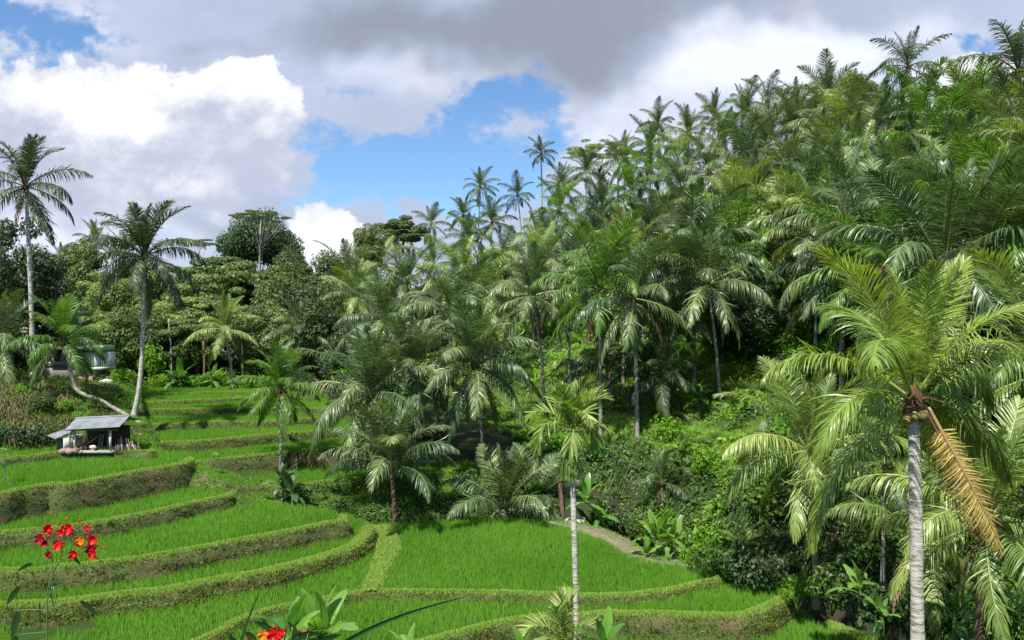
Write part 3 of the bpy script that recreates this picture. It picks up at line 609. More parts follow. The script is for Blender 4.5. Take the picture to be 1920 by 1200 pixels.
P_(1002, 950, 1004, 968, 55, 4.0, 'stemless young palm on the right of two at the back of the big paddy', fs='mid', nf=14, r0=.3, r1=.25, nuts=False, fibre=False, brown=0, lo=.5)
P_(1243, 706, 1256, 812, 60, 3.6, 'small shaded palm with black trunk on the grassy ledge', fs='dark', nf=18, r0=.12, r1=.10, nuts=False, brown=1)
P_(1215, 700, 1237, 780, 64, 3.2, 'small palm with leaning pale trunk behind the shaded one on the ledge', fs='dark', nf=14, r0=.12, r1=.09, nuts=False, brown=1, bark='palm_bark_pale')
P_(1140, 690, 1145, 730, 66, 4.2, 'low shaded palm growing under the tall palms left of the grassy ledge', fs='dark', nf=14, nuts=False, lo=.6)
P_(1327, 535, 1352, 784, 60, 5.0, 'tall coconut palm with spotted trunk standing on the grassy ledge', fs='mid', nf=28, r0=.15, r1=.11, bark='palm_bark', brown=2)
P_(1473, 470, 1511, 640, 74, 5.6, 'coconut palm with two-coloured curved trunk left of the big foreground crown', fs='mid', nf=28, r0=.2, r1=.14, brown=2)
P_(1432, 520, 1449, 642, 72, 4.6, 'shaded coconut palm with thick straight trunk on the middle slope', fs='dark', nf=20, r0=.22, r1=.17, brown=3)
P_(1518, 850, 1530, 1130, 38, 4.4, 'coconut palm at the right end of the lower paddy, partly behind the big crown', fs='midlit', nf=24, r0=.17, r1=.12, brown=2)
P_(1850, 985, 1832, 1260, 25, 3.6, 'coconut palm in the lower right corner with orange sheaths', fs='midlit', nf=22, r0=.15, r1=.13, bark='palm_bark_brown', brown=1, spray=True)
P_(1965, 700, 1975, 1050, 33, 5.0, 'coconut palm cut by the right edge with fronds reaching in', fs='midlit', nf=22)
P_(1240, 905, 1243, 960, 52, 2.2, 'small palm growing on the overhanging ravine bank', fs='mid', nf=12, nuts=False, brown=1, lo=.7)
P_(1660, 880, 1655, 1085, 34, 2.6, 'thin stemmed palm between the two palms on the right', fs='mid', nf=10, r0=.1, r1=.07, nuts=False)
P_(1720, 1010, 1724, 1080, 33, 4.2, 'low palm sending arching fronds out behind the big foreground trunk', fs='midlit', nf=9, nuts=False, lo=.75)
# big foreground palm
bp = P_(1712, 752, 1722, 1345, 17, 3.15, 'big coconut palm in the right foreground with pale ringed trunk and one yellow frond', fs='near', nf=18, r0=.165, r1=.125, bark='palm_bark_pale', brown=0, nuts=False, n=16, fibre=True, seed=5, skip=(-.75, 3), lo=.86)
h = at(1712, 752, 17) - at(1722, 1345, 17)
def hang(par, at_, dirv, side, mesh, L, lab):
    x = Vector(dirv).normalized(); y = Vector(side); y = (y - x * y.dot(x)).normalized(); z = x.cross(y)
    if z.y > 0: y = -y; z = -z
    o = link('frond', mesh, par); o.matrix_basis = Matrix.Translation(Vector(at_)) @ Matrix((x, y, z)).transposed().to_4x4() @ Matrix.Scale(L, 4); o['label'] = lab
YEL = frond_mesh('frond', 0, 20, 140, .0060, .17, .45, 77, 6, 'palm_yellow', rach=.010, vlift=8)
hang(bp, h + np.array([.15, -.35, -.1]), (.36, -.28, -.9), (.9, .15, .4), YEL, 3.4, 'yellow dying frond')
hang(bp, h + np.array([.22, -.1, -.2]), (.52, .1, -.85), (.8, .5, .4), frond_mesh('frond', 0, 18, 60, .008, .20, .5, 78, 5, 'palm_brown', rach=.009, vlift=5, tatter=.25), 3.4, 'rusty brown frond')
for k, (a, r, z_) in enumerate([(-1.9, .24, -.32), (-1.2, .26, -.30), (-.6, .25, -.42), (-2.6, .24, -.40), (2.0, .22, -.35)]):
    m = MB(); blob(m, (0, 0, 0), .105, 14, .02, sc=(1, 1, 1.15)); m.build('coconut', 'coconut_husk', bp, True, loc=tuple(h + np.array([math.cos(a) * r, math.sin(a) * r, z_])))
# areca palm in the foreground middle
def skirt():
    m = MB(); rng = np.random.default_rng(9); N = 90; a = rng.random(N) * 2 * PI; C = []
    for i in range(N):
        d = np.array([math.cos(a[i]), math.sin(a[i]), 0]); L = .18 + .24 * rng.random()
        C.append([d * .06, d * L * .6 + [0, 0, -.08], d * L + [0, 0, -.32 - .2 * rng.random()], d * L * 1.1 + [0, 0, -.6 - .15 * rng.random()]])
    ribbons(m, np.array(C), np.cross(nrm(np.stack([np.cos(a), np.sin(a), 0 * a], -1)), [0, 0, 1.])[:, None, :] * .012 * np.ones((1, 4, 1)))
    return m.mesh('flower_skirt', 'areca_leaf')
ah, ab = at(1070, 806, 22), at(1083, 1330, 22)
ar = palm(ab, ah, 1.25, 'slim areca palm in the middle foreground with white ringed trunk and drooping ribbon leaves', fs='areca', nf=18, r0=.095, r1=.075, bark='palm_bark_pale', brown=0, nuts=False, fibre=False, name='areca_palm', seed=4, lo=.60, n=12)
m = MB(); hh = ah - ab; tube(m, [hh + [0, 0, -.85], hh + [0, 0, -.6], hh + [0, 0, -.1], hh + [0, 0, .1]], [.08, .095, .08, .05], 10); m.build('crown_shaft', 'crown_shaft', ar, True)
link('flower_skirt', skirt(), ar, tuple(hh + np.array([0, 0, -.75])))
HUBS.append((1068, 790))
# two brown thin trunks near the ravine
# hillside palms ------------------------------------------------------
def ray_ground(px, py, H, y0=40, y1=330):
    Y = np.arange(y0, y1, .5); X = (px - 960) / F * Y; Z = (600 - py) / F * Y
    k = np.nonzero(ground(X, Y) + H >= Z)[0]; return float(Y[k[0]]) if len(k) else None
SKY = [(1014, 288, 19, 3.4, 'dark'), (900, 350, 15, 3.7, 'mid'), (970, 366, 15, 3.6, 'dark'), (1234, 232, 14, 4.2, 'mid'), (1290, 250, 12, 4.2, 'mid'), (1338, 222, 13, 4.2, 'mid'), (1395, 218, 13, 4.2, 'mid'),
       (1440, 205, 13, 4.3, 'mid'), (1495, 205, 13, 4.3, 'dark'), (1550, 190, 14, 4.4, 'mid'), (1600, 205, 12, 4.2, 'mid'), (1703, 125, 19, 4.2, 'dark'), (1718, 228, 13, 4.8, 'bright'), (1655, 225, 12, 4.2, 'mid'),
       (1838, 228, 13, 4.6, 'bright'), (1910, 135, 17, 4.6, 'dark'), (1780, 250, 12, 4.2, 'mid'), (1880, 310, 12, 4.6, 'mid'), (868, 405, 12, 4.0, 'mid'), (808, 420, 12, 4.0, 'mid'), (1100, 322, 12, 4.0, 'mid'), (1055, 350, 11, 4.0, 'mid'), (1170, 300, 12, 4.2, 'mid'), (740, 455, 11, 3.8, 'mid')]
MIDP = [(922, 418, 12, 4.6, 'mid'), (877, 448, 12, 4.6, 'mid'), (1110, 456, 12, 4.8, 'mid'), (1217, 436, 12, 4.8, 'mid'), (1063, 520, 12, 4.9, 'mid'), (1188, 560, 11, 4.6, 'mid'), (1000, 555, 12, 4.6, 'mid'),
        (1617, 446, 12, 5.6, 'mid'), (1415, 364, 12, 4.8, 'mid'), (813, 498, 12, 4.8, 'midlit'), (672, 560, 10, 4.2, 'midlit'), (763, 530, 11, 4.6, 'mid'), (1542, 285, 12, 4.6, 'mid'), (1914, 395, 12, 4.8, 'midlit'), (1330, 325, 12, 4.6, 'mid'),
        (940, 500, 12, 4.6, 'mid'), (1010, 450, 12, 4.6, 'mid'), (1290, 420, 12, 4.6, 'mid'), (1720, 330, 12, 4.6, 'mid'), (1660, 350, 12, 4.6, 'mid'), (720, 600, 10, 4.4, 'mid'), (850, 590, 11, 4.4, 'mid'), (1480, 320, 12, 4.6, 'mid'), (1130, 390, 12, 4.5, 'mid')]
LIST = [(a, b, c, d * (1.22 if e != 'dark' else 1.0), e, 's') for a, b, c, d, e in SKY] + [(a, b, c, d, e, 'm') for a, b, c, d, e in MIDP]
rr = random.Random(5); pts = HUBS[:] + [(a[0], a[1]) for a in LIST]
def skyline(px): return np.interp(px, [600, 700, 820, 900, 1000, 1100, 1200, 1300, 1500, 1700, 1920, 2100], [530, 465, 415, 380, 355, 318, 262, 232, 205, 215, 235, 235])
def lowline(px): return np.interp(px, [600, 900, 1200, 1500, 1900, 2100], [560, 560, 545, 520, 520, 520])
tries = 0
while tries < 9000:
    tries += 1; px = rr.uniform(640, 2060); s0, s1 = skyline(px) + 12, lowline(px)
    if s1 <= s0: continue
    py = rr.uniform(s0, s1); md = 50 + 17 * (py - s0) / 300
    if px > 1780 and 330 < py < 640 and rr.random() < .6: continue
    if all(((px - a) ** 2 + ((py - b) * 1.15) ** 2) > md * md for a, b in pts):
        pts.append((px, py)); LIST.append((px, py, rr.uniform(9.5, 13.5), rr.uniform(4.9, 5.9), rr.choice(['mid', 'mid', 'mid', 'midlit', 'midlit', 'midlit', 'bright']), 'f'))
LIST.sort(key=lambda a: a[0]); cnt = {}
ORD = ['first', 'second', 'third', 'fourth', 'fifth', 'sixth', 'seventh', 'eighth', 'ninth', 'tenth', 'eleventh', 'twelfth', 'thirteenth', 'fourteenth', 'fifteenth', 'sixteenth', 'seventeenth', 'eighteenth', 'nineteenth', 'twentieth']
def ordn(n):
    if n < 20: return ORD[n]
    return ['twenty-', 'thirty-', 'forty-', 'fifty-', 'sixty-', 'seventy-'][min(5, (n + 1) // 10 - 2)] + (ORD[(n + 1) % 10 - 1] if (n + 1) % 10 else 'tenth')
for i, (px, py, H, L, fs, kd) in enumerate(LIST):
    Y = ray_ground(px, py, H)
    if Y is None: Y = 190.0
    hub = at(px, py, Y); gz = g1(hub[0], hub[1]); lean = rr.uniform(-1.2, 1.2)
    bx = hub[0] + lean; by = hub[1] + rr.uniform(-1, 1); base = np.array([bx, by, g1(bx, by) - .1])
    s = skyline(px); rel = (py - s) / max(60, lowline(px) - s)
    band = 'on the ridge skyline' if rel < .18 else 'high on the right hill' if rel < .45 else 'halfway up the right hill' if rel < .75 else 'low on the right hill'
    n_ = cnt.get(band, 0); cnt[band] = n_ + 1
    palm(base, hub, L, f'{ordn(n_)} coconut palm from the left among those {band}', group=f'coconut palms {band}', fs=fs, nf=rr.choice([15, 18, 20, 22, 25]), r0=.17, r1=.12, brown=rr.choice([0, 1, 2, 3]), seed=i + 50, nuts=rr.random() < .6, spray=rr.random() < .3, tilt=(rr.uniform(-.1, .1), 0), n=7)
# far palms on the left horizon
for (px, py, H, Y, lab) in [(180, 458, 12, 120, 'small distant coconut palm rising above the left forest, beside the tall palm'), (118, 495, 11, 125, 'smallest distant coconut palm on the left skyline'), (232, 478, 11, 110, 'distant palm just behind the crown of the tall left palm'), (560, 620, 6, 84, 'low dark palm at the forest edge behind the back fields')]:
    h_ = at(px, py, Y); bz = g1(h_[0], h_[1]); palm((h_[0] + .3, h_[1], bz), h_, 3.6, lab, fs='mid', nf=18, seed=px, n=7)

# ------------------------------------------------------------------ broadleaf trees
def crown_mesh(name, kind, seed, mat, nleaf=8000, leaf=.045):
    if kind == 'dome': nleaf, leaf = 26000, .055
    """unit crown: about 1 in radius, base at z=0, top near z=h"""
    rng = np.random.default_rng(seed); mb = MB(); B = []
    if kind == 'dome':
        for i in range(42):
            d = nrm(rng.normal(size=3)); d[2] = abs(d[2]) * 1.1 - .25; B.append((d * rng.uniform(.25, .78) + [0, 0, .75], rng.uniform(.22, .38)))
    elif kind == 'layer':
        for i in range(40):
            a = rng.random() * 2 * PI; r = rng.random() ** .6 * .85; z = .35 + .85 * rng.random() * (1 - .5 * r); B.append((np.array([math.cos(a) * r, math.sin(a) * r, z]), rng.uniform(.16, .3)))
    elif kind == 'umbrella':
        for i in range(24):
            a = rng.random() * 2 * PI; r = rng.random() ** .5 * .95; z = 1.0 - .3 * r * r + .1 * rng.normal(); B.append((np.array([math.cos(a) * r, math.sin(a) * r, z]), rng.uniform(.12, .22)))
    else:
        for i in range(30):
            d = nrm(rng.normal(size=3)); B.append((d * rng.uniform(.3, .75) * [1, 1, 1.1] + [0, 0, .85], rng.uniform(.18, .36)))
    Bc = np.array([b[0] for b in B]); Br = np.array([b[1] for b in B]); pr = Br ** 2 / (Br ** 2).sum()
    k = rng.choice(len(B), nleaf, p=pr); d = nrm(rng.normal(size=(nleaf, 3))); flat = {'dome': .85, 'layer': .38, 'umbrella': .33}.get(kind, .8)
    rad = Br[k] * (1 - .35 * rng.random(nleaf) ** 2.5) * (1 + .18 * np.sin(d[:, 0] * 7 + k) * np.sin(d[:, 2] * 6 + k * 2))
    P = Bc[k] + d * rad[:, None] * [1, 1, flat]; tone = np.clip(.5 + .35 * np.sin(k * 12.9) + .2 * rng.normal(size=nleaf), 0, 1)
    leaves(mb, P, nrm(d + [0, 0, .5]), leaf, 1.0, tone=tone, rng=rng, aspect=.6)
    return mb.mesh(name, mat), B
TREEM = {}
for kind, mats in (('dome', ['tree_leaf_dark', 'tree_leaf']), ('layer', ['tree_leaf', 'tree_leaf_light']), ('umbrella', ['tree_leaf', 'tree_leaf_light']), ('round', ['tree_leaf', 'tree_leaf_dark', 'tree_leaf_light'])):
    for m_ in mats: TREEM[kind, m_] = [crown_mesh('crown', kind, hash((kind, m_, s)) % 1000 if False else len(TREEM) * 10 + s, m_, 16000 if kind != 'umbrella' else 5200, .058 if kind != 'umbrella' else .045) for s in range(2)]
def tree(base, R, Hc, Ht, kind, mat, label, group=None, seed=0, bark='tree_bark', r0=.35, name='broadleaf_tree'):
    """base on the ground, crown radius R, crown height Hc starting at Ht"""
    rng = np.random.default_rng(seed + 5); root = thing(name, tuple(base), label, 'tree', group, rng.random() * 6)
    me, B = TREEM[kind, mat][seed % 2]; sz = Hc / 1.45
    link('crown', me, root, (0, 0, Ht), (0, 0, 0), (R, R, sz))
    m = MB(); top = np.array([.1 * R, 0, Ht + .55 * sz]); tube(m, cat([[0, 0, -.4], [.05 * R, .03 * R, Ht * .5], [0, 0, Ht], top], .8), np.linspace(r0, r0 * .4, len(cat([[0, 0, -.4], [.05 * R, .03 * R, Ht * .5], [0, 0, Ht], top], .8))), 8)
    for b, r in B[::2]:
        e = np.array([b[0] * R, b[1] * R, b[2] * sz + Ht]); s = np.array([0, 0, Ht * rng.uniform(.75, 1)]); mid = (s + e) / 2 + [0, 0, -.08 * R]
        tube(m, [s, mid, e], [r0 * .25, r0 * .13, r0 * .04], 5)
    m.build('trunk', bark, root, True); return root
def T_(px, top, Y, R, Hc, kind, mat, label, **kw):
    h = at(px, top, Y); gz = g1(h[0], h[1]); Ht = max(1.0, h[2] - Hc - gz); kw.setdefault('seed', int(px + top))
    return tree((h[0], h[1], gz), R, Hc, Ht, kind, mat, label, **kw)
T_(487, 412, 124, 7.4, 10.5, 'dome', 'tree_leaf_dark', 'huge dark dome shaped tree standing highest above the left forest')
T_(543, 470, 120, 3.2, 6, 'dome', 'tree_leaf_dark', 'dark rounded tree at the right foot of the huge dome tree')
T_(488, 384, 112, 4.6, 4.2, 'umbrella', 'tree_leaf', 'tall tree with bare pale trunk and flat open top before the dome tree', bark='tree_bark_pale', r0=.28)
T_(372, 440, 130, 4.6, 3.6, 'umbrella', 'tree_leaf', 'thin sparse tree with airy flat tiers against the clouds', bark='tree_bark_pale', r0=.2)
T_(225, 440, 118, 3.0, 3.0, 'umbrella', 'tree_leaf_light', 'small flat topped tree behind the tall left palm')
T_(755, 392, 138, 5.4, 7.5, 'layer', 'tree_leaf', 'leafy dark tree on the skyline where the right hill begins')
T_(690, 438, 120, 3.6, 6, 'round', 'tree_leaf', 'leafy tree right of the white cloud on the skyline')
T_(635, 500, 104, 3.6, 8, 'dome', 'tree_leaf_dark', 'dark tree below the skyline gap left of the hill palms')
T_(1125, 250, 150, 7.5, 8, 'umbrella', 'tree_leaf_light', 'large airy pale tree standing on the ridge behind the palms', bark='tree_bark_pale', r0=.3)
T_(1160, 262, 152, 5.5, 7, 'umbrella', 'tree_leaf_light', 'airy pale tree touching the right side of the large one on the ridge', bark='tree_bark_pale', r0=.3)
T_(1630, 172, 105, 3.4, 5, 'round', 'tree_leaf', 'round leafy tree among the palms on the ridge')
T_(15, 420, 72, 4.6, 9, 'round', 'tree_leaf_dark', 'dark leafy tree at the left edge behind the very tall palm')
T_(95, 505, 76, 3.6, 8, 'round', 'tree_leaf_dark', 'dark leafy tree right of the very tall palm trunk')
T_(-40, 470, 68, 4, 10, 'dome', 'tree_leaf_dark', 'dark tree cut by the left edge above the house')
rows = [  # (px, top, Y, R, Hc, kind, mat)
    (150, 500, 104, 4.5, 7, 'round', 'tree_leaf'), (205, 512, 100, 4.5, 8, 'layer', 'tree_leaf_light'), (265, 492, 112, 5, 9, 'layer', 'tree_leaf'), (330, 496, 108, 5, 9, 'layer', 'tree_leaf_light'), (400, 470, 112, 5.5, 9, 'layer', 'tree_leaf'),
    (455, 492, 104, 5.5, 9, 'layer', 'tree_leaf'), (520, 488, 108, 5.5, 9, 'layer', 'tree_leaf'), (575, 512, 104, 4.5, 8, 'round', 'tree_leaf'), (555, 500, 112, 4, 8, 'layer', 'tree_leaf'),
    (170, 555, 94, 4.5, 8, 'layer', 'tree_leaf_light'), (225, 560, 93, 4.8, 9, 'round', 'tree_leaf_light'), (290, 556, 95, 5, 8, 'layer', 'tree_leaf_light'), (350, 540, 96, 5.2, 8, 'layer', 'tree_leaf_light'), (410, 545, 97, 5, 8, 'layer', 'tree_leaf'),
    (470, 556, 94, 5, 8, 'layer', 'tree_leaf_light'), (530, 560, 95, 4.6, 8, 'round', 'tree_leaf'), (590, 575, 93, 4.0, 8, 'round', 'tree_leaf_dark'), (625, 560, 96, 3.6, 8, 'round', 'tree_leaf'),
    (205, 622, 87, 3.4, 6, 'round', 'tree_leaf_light'), (255, 630, 88, 3.6, 6, 'round', 'tree_leaf'), (305, 612, 90, 4, 6.5, 'layer', 'tree_leaf'), (370, 590, 91, 4, 4, 'layer', 'tree_leaf'), (500, 618, 88, 3.8, 6, 'round', 'tree_leaf'),
    (550, 630, 87, 3.6, 6, 'round', 'tree_leaf_light'), (600, 625, 86, 3.6, 7, 'round', 'tree_leaf'), (640, 640, 84, 3.2, 6, 'round', 'tree_leaf_dark'), (455, 600, 92, 3.6, 6, 'round', 'tree_leaf_dark'), (60, 560, 84, 4, 8, 'round', 'tree_leaf_dark'), (20, 570, 78, 3.6, 7, 'layer', 'tree_leaf')]
rows.sort(key=lambda a: a[0]); cc = {}
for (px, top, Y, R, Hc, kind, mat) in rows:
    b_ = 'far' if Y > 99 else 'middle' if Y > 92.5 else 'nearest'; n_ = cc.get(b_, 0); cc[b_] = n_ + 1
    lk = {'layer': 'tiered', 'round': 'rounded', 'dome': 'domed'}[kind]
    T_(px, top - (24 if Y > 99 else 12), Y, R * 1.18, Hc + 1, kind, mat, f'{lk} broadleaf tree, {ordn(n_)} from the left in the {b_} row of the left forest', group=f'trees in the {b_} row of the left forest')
for (bx, by, tx, ty, Y, r, mt, lb) in [(382, 718, 381, 640, 85.5, .13, 'palm_bark_brown', 'bare tan tree trunk at the forest foot left of the curved palm'), (322, 712, 316, 598, 87, .10, 'tree_bark_pale', 'thin pale tree trunk rising at the forest foot'), (1054, 982, 1048, 905, 53.4, .17, 'palm_bark_brown', 'reddish bare trunk behind the areca palm at the ravine edge'), (455, 722, 452, 610, 88, .12, 'tree_bark', 'dark tree trunk behind the curved palm')]:
    p0 = at(bx, by, Y); p1 = at(tx, ty, Y + .3); m = MB(); tube(m, cat([[0, 0, -.4], (p1 - p0) * .5 + [.1, 0, 0], p1 - p0], .5), r, 8); tag(m.build('bare_trunk', mt, smooth=True, loc=tuple(p0)), lb, 'tree trunk')
# forest floor fill: more trees behind, up the right hill between palms
rr = random.Random(9); k = 0
RT = []
for i in range(34):
    px = rr.uniform(650, 2050); s0, s1 = skyline(px) + 130, lowline(px) + 60; py = rr.uniform(s0, s1); H = rr.uniform(4, 6.5)
    Y = ray_ground(px, py, H); 
    if Y: RT.append((px, py, Y, H))
for bx in [(1810, 400), (1860, 470), (1900, 560), (1760, 500), (1700, 400), (1840, 620), (1250, 520), (1400, 540), (1555, 500)]:
    Y = ray_ground(bx[0], bx[1], 7); RT.append((bx[0], bx[1], Y, 7))
RT.sort()
for i, (px, py, Y, H) in enumerate(RT):
    T_(px, py, Y, rr.uniform(2.6, 4.2), H * .85, 'round', rr.choice(['tree_leaf', 'tree_leaf_dark', 'tree_leaf_dark']), f'{ordn(i)} leafy tree from the left growing between the palms on the right hill', group='leafy trees between the hill palms', seed=i)

# ------------------------------------------------------------------ shrubs
def bush_mesh(seed, mat, n=900, leaf=.16):
    rng = np.random.default_rng(seed); mb = MB(); nb = 9
    c = np.stack([rng.uniform(-.6, .6, nb), rng.uniform(-.6, .6, nb), rng.uniform(.25, .75, nb)], -1); r = rng.uniform(.28, .5, nb); k = rng.integers(0, nb, n); d = nrm(rng.normal(size=(n, 3)))
    P = c[k] + d * (r[k] * (1 - .3 * rng.random(n) ** 2))[:, None]; P[:, 2] = np.abs(P[:, 2]); leaves(mb, P, nrm(d + [0, 0, .4]), leaf, .9, rng=rng, aspect=.55)
    for i in range(5): tube(mb, [np.zeros(3) - [0, 0, .2], c[i]], [.03, .01], 4)
    return mb.mesh('foliage', mat)
BUSH = [bush_mesh(s, m) for s, m in enumerate(['bush_leaf', 'bush_bright', 'bush_leaf', 'bush_bright', 'tree_leaf_dark'])] + [bush_mesh(8, 'banana_leaf', 220, .42), bush_mesh(9, 'tree_leaf_light', 1500, .10)]

BC = {}
def shrub(px, py, Y, R, H, mi, label, group=None, P=None):
    p = at(px, py, Y) if P is None else np.array(P, float); root = thing('shrub', tuple(p), label, 'shrub', group, random.random() * 6)
    link('foliage', BUSH[mi], root, (0, 0, 0), (0, 0, 0), (R, R, H)); return root
# undergrowth of the right hill (uncountable) and individual shrubs on it
def hill_pts(n, y0, y1, pw=1.6):
    Y = (y0 ** (1 - pw) + RNG.random(n) * (y1 ** (1 - pw) - y0 ** (1 - pw))) ** (1 / (1 - pw))
    X = RNG.uniform(-.35, .76, n) * Y; d = (X - 19) * .82 + (Y - 28) * .574; k = d > 5.4; X, Y, d = X[k], Y[k], d[k]
    Z = ground(X, Y); e = .3; N = nrm(np.stack([-(ground(X + e, Y) - Z) / e, -(ground(X, Y + e) - Z) / e, np.ones(len(X))], -1)); return np.stack([X, Y, Z], -1), N, d
UNDB = MB(); VINE = MB(); TUFTH = MB()
P, N, d = hill_pts(300000, 32, 125)
lump = np.clip(.8 * fn(P[:, 0], P[:, 1], .75, 2) + .7 * fn(P[:, 0], P[:, 1], 1.9, 5) + .35, 0, 1.6); open_ = np.clip(fn(P[:, 0], P[:, 1], .28, 5) * 1.4 + .1, 0, 1) * (d < 21) * (d > 8.3)
keep = RNG.random(len(P)) > open_ * .85; P, N, d, lump = P[keep], N[keep], d[keep], lump[keep]
P2 = P + N * (RNG.random((len(P), 1)) ** .6 * (.12 + 1.0 * lump[:, None] * (.75 + .25 * (d[:, None] > 16)))); sz = (.13 + .0022 * P[:, 1]) * np.where(fn(P[:, 0], P[:, 1], 1.1, 12) > .15, 1.7, 1.0)
br = (fn(P[:, 0], P[:, 1], .25, 9) + .35 * fn(P[:, 0], P[:, 1], 1.3, 3) + .25 * (d > 20) - .25 * (d < 9)) > .02
tn = np.clip(.5 + .4 * fn(P[:, 0], P[:, 1], 1.7, 4) + .2 * RNG.normal(size=len(P)), 0, 1)
leaves(UNDB, P2[br], nrm(N + [0, -.3, .4])[br], sz[br], .9, tone=tn[br]); leaves(UND, P2[~br], nrm(N + [0, -.3, .4])[~br], sz[~br], .9, tone=tn[~br])
P, N, d = hill_pts(120000, 32, 90); k = (d > 8) & ((d < 22) | (RNG.random(len(d)) < .4)); P, N = P[k], N[k]
blades(TUFTH, P, N, .26 + .003 * P[:, 1], .045, 5, .2, 1.1)
P, N, d = hill_pts(60000, 32, 75); k = (d > 5.3) & (d < 10) & (fn(P[:, 0], P[:, 1], .9, 1) > -.1); P, N = P[k], N[k]; n = len(P)
Lh = .5 + .9 * RNG.random(n); out = nrm(N * [1, 1, 0]) * .25; st = P + out * .6 + [0, 0, .2]
C = np.stack([st, st + out * 1.2 - np.stack([0 * Lh, 0 * Lh, Lh * .4], -1), st + out * 1.5 - np.stack([0 * Lh, 0 * Lh, Lh], -1)], 1)
sw = RNG.normal(size=(n, 1, 3)) * [1, 1, .1]; sw = nrm(sw) * np.array([.035, .03, .006])[None, :, None]
dm = fn(P[:, 0], P[:, 1], .5, 7) > .55
ribbons(VINE, C[~dm], sw[~dm] * np.ones((1, 3, 1))); ribbons(DRY, C[dm], sw[dm] * np.ones((1, 3, 1)))
# near slope below the camera
X = RNG.uniform(-26, 26, 26000); Y = RNG.uniform(1.5, 34, 26000); k = np.abs(X) < .75 * Y + 3; X, Y = X[k], Y[k]; P = np.stack([X, Y, ground(X, Y)], -1)
leaves(UND, P + [0, 0, .15], np.tile([0, -.2, 1.], (len(P), 1)), .16, .8); blades(TUFT, P, np.tile([0, 0, 1.], (len(P), 1)), .3, .03, 3, .2, 1.0)
# forest floor at the left
X = RNG.uniform(-62, -8, 60000); Y = RNG.uniform(83.5, 110, 60000); k = (np.abs(X) < .74 * Y); X, Y = X[k], Y[k]; P = np.stack([X, Y, ground(X, Y)], -1)
lump = np.clip(fn(X, Y, .8, 2) + .5, 0, 1.5)[:, None]; k = fn(X, Y, .4, 6) > 0; P2 = P + np.array([0, 0, 1.]) * RNG.random((len(P), 1)) * (.3 + 1.3 * lump)
leaves(UNDB, P2[k], np.tile([0, -.5, 1.], (k.sum(), 1)), .36, .8); leaves(UND, P2[~k], np.tile([0, -.5, 1.], ((~k).sum(), 1)), .36, .8)
for mb_, nm, mt, lb, ct in ((UND, 'undergrowth', 'bush_leaf', 'dark green leafy undergrowth covering the slopes', 'undergrowth'), (UNDB, 'undergrowth', 'bush_bright', 'bright yellow green undergrowth in patches under the palms', 'undergrowth'),
        (VINE, 'hanging_creepers', 'bush_leaf', 'green creepers hanging over the ravine bank', 'creepers'), (TUFT, 'wild_grass', 'rice_leaf', 'wild grass on the banks and slopes', 'grass'), (TUFTH, 'wild_grass', 'moss_leaf', 'wild grass on the ledges of the right hill', 'grass'),
        (DRY, 'dry_grass', 'dry_leaf', 'dry brown grass and straw hanging on the banks', 'dry grass')):
    if mb_.n: tag(mb_.build(nm, mt), lb, ct, kind='stuff')
# individual shrubs
SH = [(640, 960, 51, 1.0, .9, 0), (700, 965, 51.6, .9, .8, 0), (850, 972, 52.6, 1.0, 1.2, 4), (905, 975, 53.2, 1.0, 1.0, 4), (985, 972, 54, 1.4, 1.5, 0), (1010, 975, 53.5, 1.2, 1.4, 2), (800, 955, 53, 1, .9, 0), (870, 925, 55.5, 1.2, 1.4, 4),
      (700, 800, 66, 2.0, 2.6, 2), (655, 745, 76, 2, 2.6, 4), (690, 765, 72, 2, 2.6, 0), (640, 735, 80, 2, 2.2, 1), (820, 845, 62, 1.6, 2, 4), (1062, 972, 55.5, 1.0, 1.3, 4), (1095, 978, 54.6, .9, 1.0, 4), (1165, 990, 52.8, 1.1, 1.2, 4), (1195, 1005, 51.2, 1.0, 1.2, 0), (1300, 1075, 42.5, 1.0, 1.6, 1), (1340, 1085, 40.5, 1.3, 1.9, 0), (1390, 1090, 40, 1.4, 1.9, 4), (1450, 1100, 39, 1.3, 1.7, 4),
      (1560, 1140, 34, 1.4, 1.8, 2), (1600, 1160, 33, 1.3, 1.8, 4), (1660, 1175, 32, 1.4, 1.7, 4), (1750, 1180, 31.5, 1.4, 1.6, 4), (1800, 1185, 31, 1.3, 1.4, 0), (1900, 1190, 30, 1.4, 1.8, 0), (1640, 1060, 36, 1.2, 1.6, 0), (1495, 1125, 38, .9, 1.1, 1),
      (190, 742, 63, .7, .5, 0), (218, 748, 63, .7, .5, 0), (60, 838, 53, 1.3, 1.6, 4), (20, 838, 52.4, 1.2, 1.5, 4), (98, 828, 54.5, 1, 1.1, 0), (120, 770, 58, 1, .8, 1), (150, 790, 57, .9, .7, 1), (185, 770, 60, 1, 1.0, 0), (215, 800, 57.5, 1, .9, 2),
      (80, 765, 57, 1.1, .9, 0), (40, 745, 59, 1.0, .9, 1), (222, 724, 71, 1.3, 1.5, 1), (235, 728, 72, 1.5, 1.5, 1), (262, 735, 74, 1.3, 1.2, 1), (300, 727, 84, 1.5, 1.4, 1), (335, 726, 84, 1.6, 2.0, 0), (375, 727, 84, 1.3, 1.3, 1), (395, 727, 84.5, 1.5, 1.3, 1), (465, 730, 83.5, 1.5, 1.5, 1), (500, 732, 83, 1.5, 1.5, 1), (540, 735, 83, 1.6, 2.0, 0), (580, 740, 81, 1.8, 2.2, 4), (350, 690, 88, 1.8, 3.2, 0), (280, 700, 86, 1.8, 3.0, 1)]
SH.sort(); place_w = lambda px, py: ('at the forest foot' if py < 745 and px > 270 else 'on the left hillside' if px < 270 else 'on the weedy slope behind the big paddy' if px < 1100 else 'at the foot of the right bank'); cs = {}
